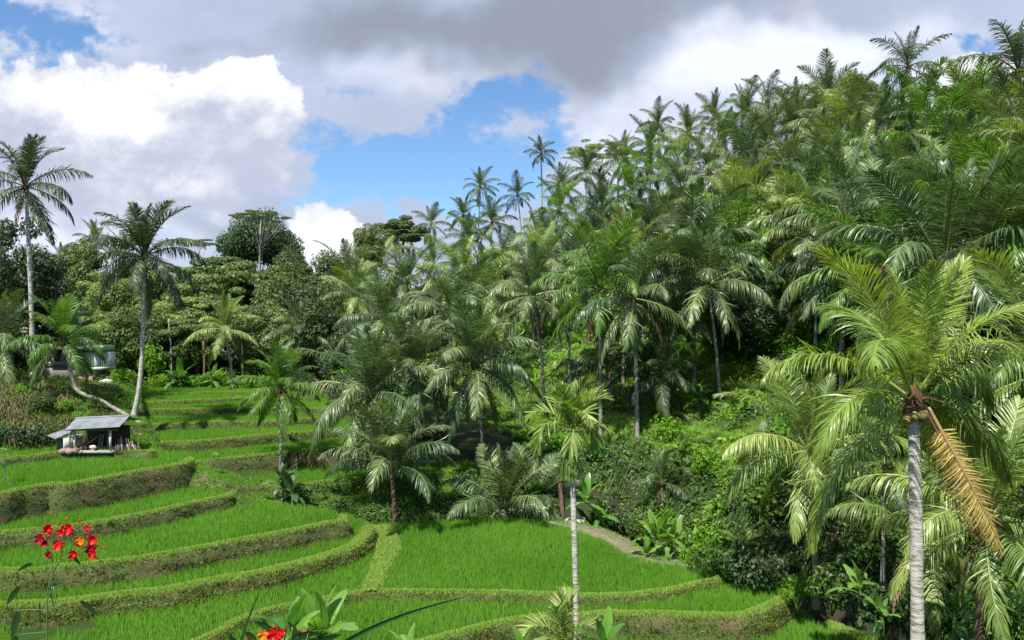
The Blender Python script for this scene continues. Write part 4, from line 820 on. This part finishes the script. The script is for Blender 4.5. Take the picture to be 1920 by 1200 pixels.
for (px, py, Y, R, H, mi) in SH:
    w_ = place_w(px, py); n_ = cs.get(w_, 0); cs[w_] = n_ + 1
    shrub(px, py, Y, R, H, mi, f"{ordn(n_)} {['dark', 'bright', 'dark', 'bright', 'deep green'][mi]} shrub from the left {w_}", 'shrubs ' + w_)
rr = random.Random(21); HS = []
for i in range(105):
    px = rr.uniform(960, 1900); py = rr.uniform(585, 700 + .12 * (px - 960)) if i < 60 else rr.uniform(820, 1060); Y = ray_ground(px, py, .1, 45, 150)
    if Y: HS.append((px, py, Y))
HS.sort()
for i, (px, py, Y) in enumerate(HS):
    p = at(px, py, Y); p[2] = g1(p[0], p[1]) - .1; shrub(0, 0, 0, rr.uniform(1.0, 1.9), rr.uniform(1, 2.0), rr.choice([0, 1, 1, 3, 2, 4, 5, 6]), f'{ordn(i)} low shrub from the left on the slope of the right hill', 'shrubs on the right hill', P=p)

rr = random.Random(33); FL = []
for i in range(46):
    px = rr.uniform(1010, 1900); py = rr.uniform(660, 1120); Y = ray_ground(px, py, .1, 33, 110)
    if Y and not (1020 < px < 1330 and py > 960): FL.append((px, py, Y))
FL.sort()
for i, (px, py, Y) in enumerate(FL):
    p = at(px, py, Y); p[2] = g1(p[0], p[1]) - .05; root = thing('fern', tuple(p), f'{ordn(i)} arching fern from the left on the bank and slope of the right hill', 'fern', 'ferns on the right bank', rr.random() * 6); fsn = rr.choice(['bright', 'midlit', 'mid', 'dark']); L_ = rr.uniform(.8, 1.7)
    for q in range(9): k_ = rr.choice([1, 2, 3, 4]); link('frond', FS[fsn][k_][rr.randrange(2)], root, (0, 0, .1), (0, rr.uniform(-.2, .2), q * .7 + rr.uniform(-.2, .2)), (L_,) * 3)
# ------------------------------------------------------------------ bananas
def banana_leaf(el, bend, seed, mat, tears=.25, wd=.17):
    rng = np.random.default_rng(seed); S = 26; t = np.linspace(0, 1, S); th = D2R(el) - D2R(bend) * t ** 1.5; ds = 1 / (S - 1)
    x = np.concatenate([[0], np.cumsum(np.cos(th[:-1]) * ds)]); z = np.concatenate([[0], np.cumsum(np.sin(th[:-1]) * ds)]); P = np.stack([x, 0 * x, z], -1)
    mb = MB(); tube(mb, P, .016 * (1.15 - t), 5, tone=.95); T = np.stack([np.cos(th), 0 * th, np.sin(th)], -1); N = np.stack([-np.sin(th), 0 * th, np.cos(th)], -1)
    tl = np.clip((t - .16) / .84, 0, 1); prof = wd * np.clip(np.sin(PI * tl ** .8) * 1.0, 0, 1) ** .55 * (tl > 0) * (1 - .3 * tl)
    for sd_ in (-1, 1):
        i = 4; 
        while i < S - 1:
            L = 2 if rng.random() < tears * 2 else 5; j = min(S - 1, i + L); dr = rng.uniform(0, .5) + .25; lift = .25 - .5 * rng.random() * tears
            idx = np.arange(i, j + 1); G = []
            for q in (0, .35, .7, 1):
                w_ = prof[idx] * q; G.append(P[idx] + np.array([0, sd_, 0]) * w_[:, None] * .95 + N[idx] * (w_ * lift)[:, None] - np.array([0, 0, 1]) * (dr * w_ ** 2 * 4)[:, None] + T[idx] * (w_ * .25)[:, None])
            G = np.array(G); shrink = 1 - .08 * tears; mb.add(G, grid_quads(4, len(idx)), tone=.3 + .5 * rng.random()); i = j
    return mb.mesh('leaf', mat)
BL = {m_: [banana_leaf(e, b, i * 7 + k, m_, tr) for i, (e, b, tr) in enumerate([(82, 30, .1), (68, 55, .25), (50, 75, .45), (28, 90, .5), (5, 80, .6)]) for k in range(2)] for m_ in ('banana_leaf', 'banana_bright', 'banana_dark')}
def banana(px, py, Y, L, n, label, mat='banana_leaf', H=None, seed=1, lean=(0, 0), P=None, group=None, up=0):
    rng = random.Random(seed); p = at(px, py, Y) if P is None else P; H = L * .9 if H is None else H; root = thing('banana_plant', tuple(p), label, 'banana plant', group)
    m = MB(); C = cat([[0, 0, -.3], [lean[0] * .4, lean[1] * .4, H * .5], [lean[0], lean[1], H]], .2); tube(m, C, np.linspace(.055 * L + .03, .03 * L + .01, len(C)), 8); m.build('stem', 'green_stem', root, True)
    for i in range(n):
        u = (i + .4) / n; k = min(4, int(u * 5 * (1 - up))) * 2 + rng.randrange(2); s = L * rng.uniform(.8, 1.1)
        link('leaf', BL[mat][k], root, (lean[0], lean[1], H - .12 * u * H), (rng.uniform(-.3, .3), 0, i * 2.4 + rng.uniform(-.3, .3) + seed), (s, s, s))
    return root
banana(1232, 1052, 44.2, 2.1, 10, 'bright banana plant with tall leaves at the right edge of the big paddy', 'banana_bright', H=1.3, seed=3, up=.2)
banana(1262, 1050, 44.6, 1.8, 9, 'slightly lower banana plant just right of the bright one', 'banana_bright', H=.9, seed=5)
banana(1213, 1058, 43.6, 1.3, 8, 'small banana plant at the end of the earth path', 'banana_leaf', H=.5, seed=6)
banana(1253, 1062, 43.2, 1.0, 6, 'lowest banana sprout at the paddy edge below the bright banana plants', 'banana_bright', H=.2, seed=8)
banana(548, 960, 50.2, 1.7, 13, 'dark ragged banana clump at the left of the weedy slope, front plant', 'banana_dark', H=1.2, seed=11)
banana(530, 948, 51, 1.6, 11, 'banana plant standing against the slender palm trunk in the clump', 'banana_dark', H=1.7, seed=12)
banana(564, 964, 50.6, 1.3, 10, 'right plant of the dark banana clump', 'banana_dark', H=.9, seed=13)
banana(1140, 992, 51.6, 2.0, 8, 'shaded leaning banana plant above the dark ravine', 'banana_leaf', H=2.0, seed=14, lean=(-1.6, 0))
banana(1125, 990, 52, 1.6, 7, 'shaded upright banana plant above the dark ravine', 'banana_leaf', H=.8, seed=15)
banana(1612, 1165, 32, 1.7, 7, 'banana plant with pale leaves in the dark hollow left of the big trunk', 'banana_bright', H=1.3, seed=16)
banana(1655, 1185, 31, 1.2, 6, 'small banana plant below the pale leaved one in the hollow', 'banana_bright', H=.6, seed=17)
banana(1878, 1200, 27, 1.7, 10, 'broad leaved banana plant in the lower right corner', 'banana_leaf', H=.9, seed=18)
banana(1790, 1195, 29, 1.6, 8, 'broad leaved banana plant between the two right trunks', 'banana_leaf', H=.8, seed=19)
banana(398, 729, 83.5, 2.4, 8, 'banana plant at the forest foot left of the curved palm', 'banana_bright', H=1.0, seed=20)
banana(338, 729, 83.5, 2.6, 8, 'banana plant at the forest foot before the dark trunks', 'banana_leaf', H=1.0, seed=21)
banana(1310, 775, 61, 2.0, 9, 'broad leaved banana plant with a short dark stem on the grassy ledge', 'banana_leaf', H=1.2, seed=22)
banana(600, 1222, 13.5, 1.05, 12, 'ragged pale banana plant in the foreground behind the red flower', 'banana_bright', H=.25, seed=23)
banana(540, 1230, 12.8, .95, 10, 'darker banana plant in the foreground left of the ragged one', 'banana_leaf', H=.2, seed=24)
banana(985, 1235, 17, .75, 7, 'small banana plant at the bottom edge left of the areca trunk', 'banana_bright', H=.1, seed=25)
banana(765, 1240, 14, .6, 6, 'tiny banana sprout at the bottom edge right of the ragged banana', 'banana_bright', H=.1, seed=26)
banana(1130, 1235, 19, 1.0, 7, 'small banana plant at the bottom edge right of the areca trunk', 'banana_leaf', H=.3, seed=27)
palm(at(1055, 1260, 20), at(1055, 1205, 20), 1.15, 'young areca palm at the bottom edge beside the areca trunk', fs='areca', nf=9, r0=.06, r1=.05, brown=0, nuts=False, fibre=False, name='areca_palm', seed=3, lo=.5)

# ------------------------------------------------------------------ house
surf_mat('wall_white', (.72, .72, .66), (.60, .60, .54), 1.2, .8, .1)
surf_mat('wall_stone', (.82, .82, .76), (.58, .58, .50), 5, .85, .4, lo=.45, hi=.55)
surf_mat('wall_grey', (.20, .185, .165), (.15, .14, .125), 1.4, .9, .3, stretch=(1, 1, 3))
surf_mat('wall_brown', (.30, .22, .16), (.22, .16, .12), 2, .9, .3)
surf_mat('dark_wood', (.05, .035, .03), (.08, .05, .04), 3, .7, .2)
surf_mat('roof_green', (.42, .52, .34), (.34, .43, .28), 1, .7, .1)
surf_mat('roof_dark', (.12, .12, .10), (.18, .17, .15), 3, .8, .3)
surf_mat('glass_dark', (.03, .05, .05), (.05, .08, .08), .5, .08, 0, spec=.8)
surf_mat('frame_white', (.8, .8, .8), (.75, .75, .75), 1, .5, 0)
surf_mat('tin_sheet', (.25, .28, .31), (.17, .17, .17), 1.2, .35, .1, spec=.6)
surf_mat('tin_trim', (.30, .32, .33), (.22, .24, .25), 4, .5, .1)
surf_mat('concrete', (.42, .40, .35), (.30, .29, .25), 3, .9, .3)
surf_mat('plank', (.28, .22, .17), (.16, .12, .10), 4, .85, .4, stretch=(1, 1, .3))
surf_mat('plank_pale', (.50, .45, .36), (.36, .32, .26), 4, .85, .3, stretch=(1, 1, .3))
surf_mat('rust_metal', (.10, .06, .05), (.20, .10, .07), 9, .6, .3)
surf_mat('sack_white', (.66, .66, .64), (.5, .5, .48), 6, .8, .3)
surf_mat('soil_red', (.26, .17, .13), (.36, .28, .22), 5, .95, .6)
surf_mat('rock', (.55, .53, .47), (.36, .35, .31), 2, .9, .5)
HY = 70.0
def hx(px, Y=HY): return (px - 960) / F * Y
def hz(py, Y=HY): return (600 - py) / F * Y
hroot = thing('house', (hx(130), HY, hz(716)), 'pale house on the left hillside half hidden behind the bent palm, white stone front', 'house')
def hb(name, mat, px0, px1, py0, py1, y0, y1, parent=hroot, Y=HY, mesh=None):
    b = np.array(parent.matrix_world.translation) if False else None; m = MB()
    o = BASES[parent.name]
    box(m, hx(px0, Y) - o[0], hx(px1, Y) - o[0], Y + y0 - o[1], Y + y1 - o[1], hz(py1, Y) - o[2], hz(py0, Y) - o[2]); return m.build(name, mat, parent)
BASES = {hroot.name: (hx(130), HY, hz(716))}
def win(px0, px1, py0, py1, y, nb=1, parent=hroot):
    o = BASES[parent.name]; fr = MB(); t = .045; X0, X1, Z0, Z1 = hx(px0) - o[0], hx(px1) - o[0], hz(py1) - o[2], hz(py0) - o[2]; yy = HY + y - o[1]
    box(fr, X0, X1, yy - .08, yy, Z0, Z0 + t); box(fr, X0, X1, yy - .08, yy, Z1 - t, Z1)
    for k in range(nb + 2): xx = X0 + (X1 - X0 - t) * k / (nb + 1); box(fr, xx, xx + t, yy - .078, yy, Z0 + t, Z1 - t)
    f = fr.build('window', 'frame_white', parent); g = MB(); box(g, X0 + t, X1 - t, yy - .03, yy - .01, Z0 + t, Z1 - t); p = g.build('pane', 'glass_dark', f)
hb('retaining_wall', 'wall_grey', 62, 148, 686, 722, 0, .4)
hb('wall', 'dark_wood', 66, 126, 655, 686, 1.2, 2.2)
hb('terrace_floor', 'wall_grey', 62, 148, 684.6, 686, -.1, 1.2)
hb('wall', 'wall_white', 126, 148, 655, 686, .6, 2.2)
hb('wall', 'wall_stone', 148, 174, 661, 706, .25, 2.2)
hb('base_wall', 'wall_brown', 146, 198, 706, 722, -.3, 2.2)
hb('wall', 'wall_white', 174, 193, 661, 690, 1.0, 2.2)
hb('wall', 'dark_wood', 174, 190, 690, 706, 1.6, 2.2)
hb('roof', 'roof_dark', 90, 168, 650, 656, -1.0, 2.6)
hb('parapet', 'roof_green', 160, 190, 648, 658, -.1, 2.3)
hb('balcony', 'roof_green', 173, 197, 688.5, 693, -.9, 2)
hb('railing', 'tin_trim', 80, 126, 678, 684, -.05, .02)
for a in ((100, 107, 666, 684, 1.2), (128, 138, 667, 680, .6), (140, 147, 681, 688, .6), (157, 164, 671, 678, .25), (176, 184, 668, 685, 1.0), (184, 191, 668, 685, 1.0), (175, 186, 695, 706, 1.6)): win(*a)
broot = thing('terrace_building', (hx(110, 80), 80, hz(640, 80)), 'building with pale balustrade in the trees above the house', 'building'); BASES[broot.name] = (hx(110, 80), 80, hz(640, 80))
hb('wall', 'dark_wood', 52, 118, 606, 650, .5, 5, broot, 80); hb('floor_slab', 'concrete', 50, 122, 620, 624, -1, .5, broot, 80); hb('roof', 'roof_dark', 48, 124, 584, 592, -1.2, 5, broot, 80)
m = MB(); o = BASES[broot.name]
for k in range(26): x = hx(51 + k * 2.8, 80) - o[0]; tube(m, [(x, -1, hz(620, 80) - o[2]), (x, -1, hz(612, 80) - o[2])], .045, 5)
box(m, hx(50, 80) - o[0], hx(122, 80) - o[0], -1.08, -.92, hz(612, 80) - o[2], hz(610.5, 80) - o[2]); m.build('balustrade', 'wall_white', broot)
m = MB(); 
for k in (0, 1, 2): x = hx(53 + k * 32, 80) - o[0]; box(m, x, x + .25, -.9, -.65, hz(610.5, 80) - o[2], hz(592, 80) - o[2])
m.build('pillar', 'concrete', broot)
for (px, py, Y, r, lb) in [(200, 718, 68.5, .45, 'pale stone slab lying at the right end of the house base'), (177, 742, 62.6, .3, 'white stone in the grass under the bent trunk, left one'), (202, 741, 62.8, .28, 'white stone in the grass under the bent trunk, right one'), (83, 712, 66.5, .2, 'small white stone beside the very tall palm'), (1035, 978, 52.8, .5, 'grey boulder at the top of the earth path'), (1080, 982, 52.4, .55, 'brown boulder beside the areca trunk on the path'), (1060, 987, 51.6, .35, 'small stone on the upper earth path')]:
    m = MB(); blob(m, (0, 0, r * .25), r, 10, .35, sc=(1.5, 1, .6), rng=np.random.default_rng(px)); tag(m.build('rock', 'rock', loc=tuple(at(px, py, Y))), lb, 'rock')

# ------------------------------------------------------------------ shed
SY = 51.7; S0 = at(160, 848, SY)
sroot = thing('shed', tuple(S0), 'small open farm shed with bright tin roof at the edge of the upper left terrace', 'shed')
def sx(px): return (px - 160) / F * SY
def sz_(py): return (848 - py) / F * SY
def sbox(name, mat, px0, px1, py0, py1, y0, y1, lbl=None):
    m = MB(); box(m, sx(px0), sx(px1), y0, y1, sz_(py1), sz_(py0)); o = m.build(name, mat, sroot)
    if lbl: o['label'] = lbl
    return o
def sheet(name, mat, A, B, C, D, th=.03, corr=24):
    """corrugated sheet: A-B upper edge, D-C lower edge"""
    m = MB(); u = np.linspace(0, 1, corr * 4 + 1)[None, :, None]; v = np.linspace(0, 1, 4)[:, None, None]
    A, B, C, D = map(np.array, (A, B, C, D)); G = (A * (1 - u) + B * u) * (1 - v) + (D * (1 - u) + C * u) * v; nn = nrm(np.cross(B - A, D - A)); nn = nn if nn[2] > 0 else -nn
    G = G + nn * (np.sin(u * corr * 2 * PI) * .018); m.add(G, grid_quads(4, corr * 4 + 1)); G2 = G - nn * th; m.add(G2, grid_quads(4, corr * 4 + 1)[:, ::-1]); return m.build(name, mat, sroot, smooth=True)
zr, ze = sz_(789), sz_(804)
sheet('roof', 'tin_sheet', (sx(122), 1.3, zr), (sx(222), 1.5, zr + .14), (sx(230), -.45, ze + .2), (sx(129), -.5, ze))
sheet('roof', 'tin_sheet', (sx(122), 1.3, zr), (sx(222), 1.5, zr + .14), (sx(222), 3.0, ze + .25), (sx(122), 2.9, ze))
m = MB(); tube(m, [(sx(121), 1.3, zr + .02), (sx(223), 1.5, zr + .17)], .07, 6); m.build('ridge_cap', 'tin_trim', sroot)
m = MB(); m.add([(sx(123), -.35, ze - .02), (sx(123), 1.3, zr - .05), (sx(123), 2.8, ze - .02)], t=[[0, 1, 2]]); m.add([(sx(123) + .05, -.35, ze - .02), (sx(123) + .05, 1.3, zr - .05), (sx(123) + .05, 2.8, ze - .02)], t=[[0, 2, 1]]); m.build('gable', 'tin_trim', sroot)
sheet('lean_to_roof', 'tin_sheet', (sx(106), .9, sz_(809)), (sx(129), .7, sz_(809.5)), (sx(112), -.5, sz_(821)), (sx(93), -.3, sz_(815)), corr=8)
sbox('floor', 'concrete', 122, 211, 845.5, 850, -.15, 2.6); sbox('back_wall', 'dark_wood', 124, 211, 806, 845.5, 2.3, 2.4); sbox('side_wall', 'wall_grey', 103, 118, 824, 850, .2, 2.2)
sbox('side_wall', 'wall_white', 118, 121, 822, 850, .0, 2.3); sbox('beam', 'plank', 124, 222, 804.5, 807, -.15, -.02)
for a, b in ((139, 142), (206, 209)): sbox('post', 'wall_white', a, b, 807, 845.5 if a > 200 else 845.5, -.1, .03)
sbox('post', 'plank', 192, 194, 807, 845.5, .6, .7)
# things in the shed
def thg(name, px, py, Y, label, cat_): return thing(name, tuple(at(px, py, Y)), label, cat_)
t_ = thg('ladder', 187, 846, SY + .5, 'wooden ladder standing inside the tin roofed shed', 'ladder'); m = MB()
for dx_ in (-.12, .12): tube(m, [(dx_, 0, 0), (dx_, .25, 1.15)], .018, 5)
m.build('rail', 'plank_pale', t_); m = MB()
for k in range(8): tube(m, [(-.12, .03 + .028 * k, .1 + k * .14), (.12, .03 + .028 * k, .1 + k * .14)], .014, 5)
m.build('rung', 'plank_pale', t_)
t_ = thg('power_tiller', 160, 846, SY + .35, 'rusty two wheeled hand tractor with long handle in the shed', 'tiller')
for s_ in (-.16, .16):
    m = MB(); a = np.linspace(0, 2 * PI, 15); tube(m, np.stack([0 * a + s_, np.cos(a) * .2, .2 + np.sin(a) * .2], -1), .03, 5, cap=False); [tube(m, [(s_, 0, .2), (s_, math.cos(q) * .2, .2 + math.sin(q) * .2)], .012, 4) for q in np.linspace(0, 2 * PI, 7)[:-1]]; m.build('wheel', 'rust_metal', t_)
m = MB(); box(m, -.12, .12, -.18, .14, .22, .5); blob(m, (0, -.05, .55), .12, 8, .1); m.build('engine', 'rust_metal', t_); m = MB(); tube(m, [(0, 0, .45), (.35, .1, .68), (.75, .15, .98)], [.035, .03, .035], 6); m.build('handle', 'concrete', t_)
m = MB(); blob(m, (0, 0, .28), .23, 12, .12, sc=(1.1, .7, .6)); blob(m, (.02, 0, .09), .14, 10, .1, sc=(1.1, .7, .7)); tag(m.build('sack', 'sack_white', smooth=True, loc=tuple(at(174, 846, SY + .1))), 'bulging white sack on the shed floor beside the hand tractor', 'sack')
m = MB(); [blob(m, (q * .22 - .3, .1 * (q % 2), .0), .30 - .03 * abs(q - 1), 12, .45, sc=(1.2, .8, .8)) for q in range(4)]; tag(m.build('soil_heap', 'soil_red', smooth=True, loc=tuple(at(127, 847, SY - .25))), 'reddish heap of rubble at the left corner of the shed', 'heap')
rr = random.Random(3)
for i in range(8):
    x = 133 + i * 2.4; m = MB(); tube(m, [(0, 0, .03), (rr.uniform(-.35, .5), rr.uniform(-.2, .2), rr.uniform(.12, .42))], .022, 5); tag(m.build('firewood_stick', 'plank', loc=tuple(at(x, 847, SY - .3))), 'short stick of firewood lying between the rubble heap and the hand tractor', 'stick', 'firewood sticks before the shed')
for i in range(17):
    x = 214 + i * 2.9 + rr.uniform(-.8, .8); big = i in (6, 11, 15); Hh = rr.uniform(.75, 1.0) + (.15 if big else 0); m = MB(); tube(m, [(0, 0, -.1), (rr.uniform(-.1, .1) - (.25 if big else 0), .12, Hh * .5), (rr.uniform(-.15, .1) - (.35 if big else 0), .2, Hh * (1 - .25 * max(0, (i - 11) / 6)))], .03 if not big else .04, 5)
    tag(m.build('wooden_stake', 'plank_pale' if big else 'plank', loc=tuple(at(x, 850 + max(0, x - 235) * .18, SY + .1))), f'{ordn(i)} wooden stake from the left in the row leaning right of the shed', 'stake', 'wooden stakes beside the shed')
# little saplings on the bunds
for (px, py, Y, H, lb) in [(403, 886, 51.6, 1.25, 'small bushy sapling on a pale stem between the terraces'), (8, 907, 43.6, 1.9, 'yellowish sapling at the left edge on the terrace rim')]:
    root = thing('sapling', tuple(at(px, py, Y)), lb, 'sapling'); m = MB(); tube(m, [(0, 0, -.2), (.03, 0, H * .5), (0, 0, H * .85)], [.035, .025, .01], 6); m.build('stem', 'palm_bark_pale', root)
    m = MB(); rng = np.random.default_rng(px); n = 110; zz = H * (.42 + .6 * rng.random(n)); a = rng.random(n) * 6.28; d = np.stack([np.cos(a), np.sin(a), .6 + 0 * a], -1); Q = np.stack([0 * a, 0 * a, zz], -1) + nrm(d) * .1
    ribbons(m, np.stack([Q, Q + nrm(d) * .16, Q + nrm(d) * .28 - [0, 0, .05]], 1), nrm(np.cross(d, [0, 0, 1.]))[:, None] * np.array([.012, .03, .004])[None, :, None]); m.build('foliage', 'palm_leaf_lit', root)

# ------------------------------------------------------------------ foreground flowers and blades
def petal_cluster(m, c, r, rng, n=5):
    for i in range(n):
        a = i * 2 * PI / n + rng.uniform(-.3, .3); d = np.array([math.cos(a), .4 * rng.uniform(-1, .6), math.sin(a)]); d /= np.linalg.norm(d); s = np.cross(d, [0, 1., .15]); s /= np.linalg.norm(s); u = np.linspace(0, 1, 6); v = np.linspace(-1, 1, 7)
        G = []
        for q in u: wdt = r * .62 * math.sin(PI * min(1, .12 + q * .86)) ** .7; G.append([np.array(c) + d * (r * q) + s * (wdt * k) + np.cross(d, s) * (r * .16 * math.sin(k * 5 + i) * q + r * .25 * q * q) for k in v])
        m.add(np.array(G), grid_quads(6, 7), tone=rng.random())
def lance(m, a, b, w_, sag=.1, tone=.5):
    a, b = np.array(a, float), np.array(b, float); t = np.linspace(0, 1, 12)[:, None]; C = a * (1 - t) + b * t - np.array([0, 0, 1.]) * (sag * np.linalg.norm(b - a) * (t * (1 - t) * -2)); T = nrm(np.gradient(C, axis=0)); S = nrm(np.cross(T, [0, 1., .25])); pr = (np.sin(PI * t ** .8) ** .8) * w_ / 2 + .0006
    L_, R_ = C - S * pr, C + S * pr; mid = C + np.array([0, 1, 0]) * pr * .25; G = np.stack([L_, mid, R_]); m.add(G, grid_quads(3, 12), tone=tone)
FY = 2.6
fr = thing('flowering_shrub', tuple(at(92, 1200, FY) * [1, 1, 0] + [0, 0, g1(*at(92, 1200, FY)[:2])]), 'thin stemmed shrub with red and orange flowers at the lower left', 'flower'); fo = np.array(fr.location)
def A(px, py, Y=FY): return at(px, py, Y) - fo
m = MB(); 
for pts_, r in (([(90, 1500), (88, 1150), (98, 1080), (112, 1050)], .0024), ([(98, 1080), (112, 1052), (125, 1045)], .0016), ([(92, 1145), (60, 1143), (30, 1145)], .0013), ([(92, 1148), (118, 1132), (150, 1126)], .0013), ([(88, 1185), (60, 1187), (36, 1190)], .0012), ([(95, 1120), (90, 1080), (84, 1040)], .0014), ([(95, 1105), (98, 1050), (88, 1030)], .002), ([(112, 1052), (120, 1005), (122, 985)], .002), ([(112, 1050), (150, 1030), (172, 1020)], .002), ([(92, 1160), (105, 1120), (97, 1100), (104, 1158)], .0018)):
    C = cat([A(*q) for q in pts_], .02); tube(m, C, r, 5)
m.build('stem', 'green_stem', fr, True)
rng = np.random.default_rng(8)
for (px, py, r, mt) in [(92, 992, 11, 'petal_red'), (128, 992, 13, 'petal_red'), (114, 998, 8, 'petal_red'), (163, 991, 7, 'petal_red'), (75, 1010, 10, 'petal_crimson'), (84, 1019, 8, 'petal_crimson'), (110, 1022, 11, 'petal_red'), (149, 1016, 12, 'petal_orange'), (174, 1012, 10, 'petal_red'), (170, 1028, 11, 'petal_crimson'), (173, 1040, 9, 'petal_red'), (138, 1040, 10, 'petal_red'), (92, 1040, 8, 'petal_crimson')]:
    m = MB(); petal_cluster(m, A(px, py, FY + rng.uniform(-.03, .03)), r * FY / F * .98, rng); petal_cluster(m, A(px + 1, py - 2, FY - .01), r * FY / F * .7, rng, 4)
    f_ = m.build('flower', mt, fr, True)
for (px, py) in [(125, 974), (110, 982), (149, 976), (168, 1003), (155, 982)]:
    m = MB(); blob(m, A(px, py), .0045, 8, 0, sc=(1, 1, 1.2)); m.build('bud', 'petal_red', fr, True)
m = MB()
for (a, b) in (((178, 1024), (204, 1026)), ((178, 1022), (198, 1030)), ((176, 1042), (190, 1052))): tube(m, [A(*a), A(*b)], .0012, 4)
m.build('stamens', 'petal_red', fr)
for (a, b, w_) in [((36, 1144), (12, 1136 + 0), .0), ((62, 1056), (32, 1072), .012), ((34, 1146), (22, 1200), .024), ((150, 1127), (184, 1155), .02), ((38, 1100), (12, 1135), .020), ((74, 1128), (76, 1180), .008), ((136, 1044), (152, 1060), .011), ((96, 1110), (103, 1158), .006), ((30, 1192), (28, 1215), .02)]:
    if w_: m = MB(); lance(m, A(*a), A(*b), w_); m.build('leaf', 'near_leaf', fr, True)
f2 = thing('flowering_shrub', tuple(at(520, 1200, 3.2) * [1, 1, 0] + [0, 0, g1(*at(520, 1200, 3.2)[:2])]), 'red and orange bloom on a shrub at the bottom edge before the banana leaves', 'flower'); fo = np.array(f2.location)
def A2(px, py, Y=3.2): return at(px, py, Y) - fo
m = MB(); [tube(m, cat([A2(*q) for q in pp], .03), .003, 5) for pp in ([(515, 1500), (516, 1250), (512, 1196)], [(516, 1250), (500, 1210), (495, 1195)], [(516, 1280), (545, 1200), (548, 1176)], [(516, 1280), (535, 1190), (532, 1182)], [(520, 1300), (575, 1200), (577, 1182)], [(516, 1290), (480, 1230), (470, 1200)])]; m.build('stem', 'green_stem', f2, True)
for (px, py, r, mt) in [(516, 1190, 15, 'petal_red'), (494, 1191, 11, 'petal_orange'), (527, 1188, 9, 'petal_red'), (468, 1201, 6, 'petal_red')]: m = MB(); petal_cluster(m, A2(px, py), r * 3.2 / F, rng, 6); m.build('flower', mt, f2, True)
for (px, py) in [(516, 1177), (535, 1180), (561, 1184), (577, 1181)]: m = MB(); blob(m, A2(px, py), .008, 8, 0, sc=(.8, .8, 1.3)); m.build('bud', 'petal_crimson', f2, True)
for (a, b, w_) in [((520, 1190), (475, 1165), .03), ((540, 1200), (600, 1188), .03), ((560, 1200), (540, 1165), .03), ((480, 1200), (455, 1185), .03), ((505, 1185), (490, 1158), .02), ((590, 1210), (640, 1190), .03), ((450, 1215), (430, 1195), .03)]: m = MB(); lance(m, A2(*a), A2(*b), w_); m.build('leaf', 'near_leaf', f2, True)
for (pp, w_, Y, lb) in [([(410, 1500), (440, 1260), (455, 1195), (470, 1150), (491, 1100)], .024, 2.2, 'dark upright blade leaf rising at the bottom left of the banana leaves'), ([(420, 1420), (560, 1270), (655, 1200), (760, 1152), (890, 1114)], .026, 2.2, 'long dark blade leaf slanting up to the right across the bottom paddy')]:
    b_ = at(pp[0][0], pp[0][1], Y); root = thing('strap_leaf_plant', (b_[0], b_[1], g1(b_[0], b_[1])), lb, 'plant'); o_ = np.array(root.location); C = cat([(b_[0], b_[1], g1(b_[0], b_[1]))] + [at(a, b, Y) for a, b in pp], .04) - o_; t = np.linspace(0, 1, len(C)); T = nrm(np.gradient(C, axis=0)); S = nrm(np.cross(T, [0, 1., .1])); pr = (w_ / 2 * np.clip((1 - t) * 2.6, 0, 1) ** .8 + .0004)[:, None]
    m = MB(); m.add(np.stack([C - S * pr, C + np.array([0, 1, 0]) * pr * .5, C + S * pr]), grid_quads(3, len(C))); m.build('leaf', 'near_blade', root, True)
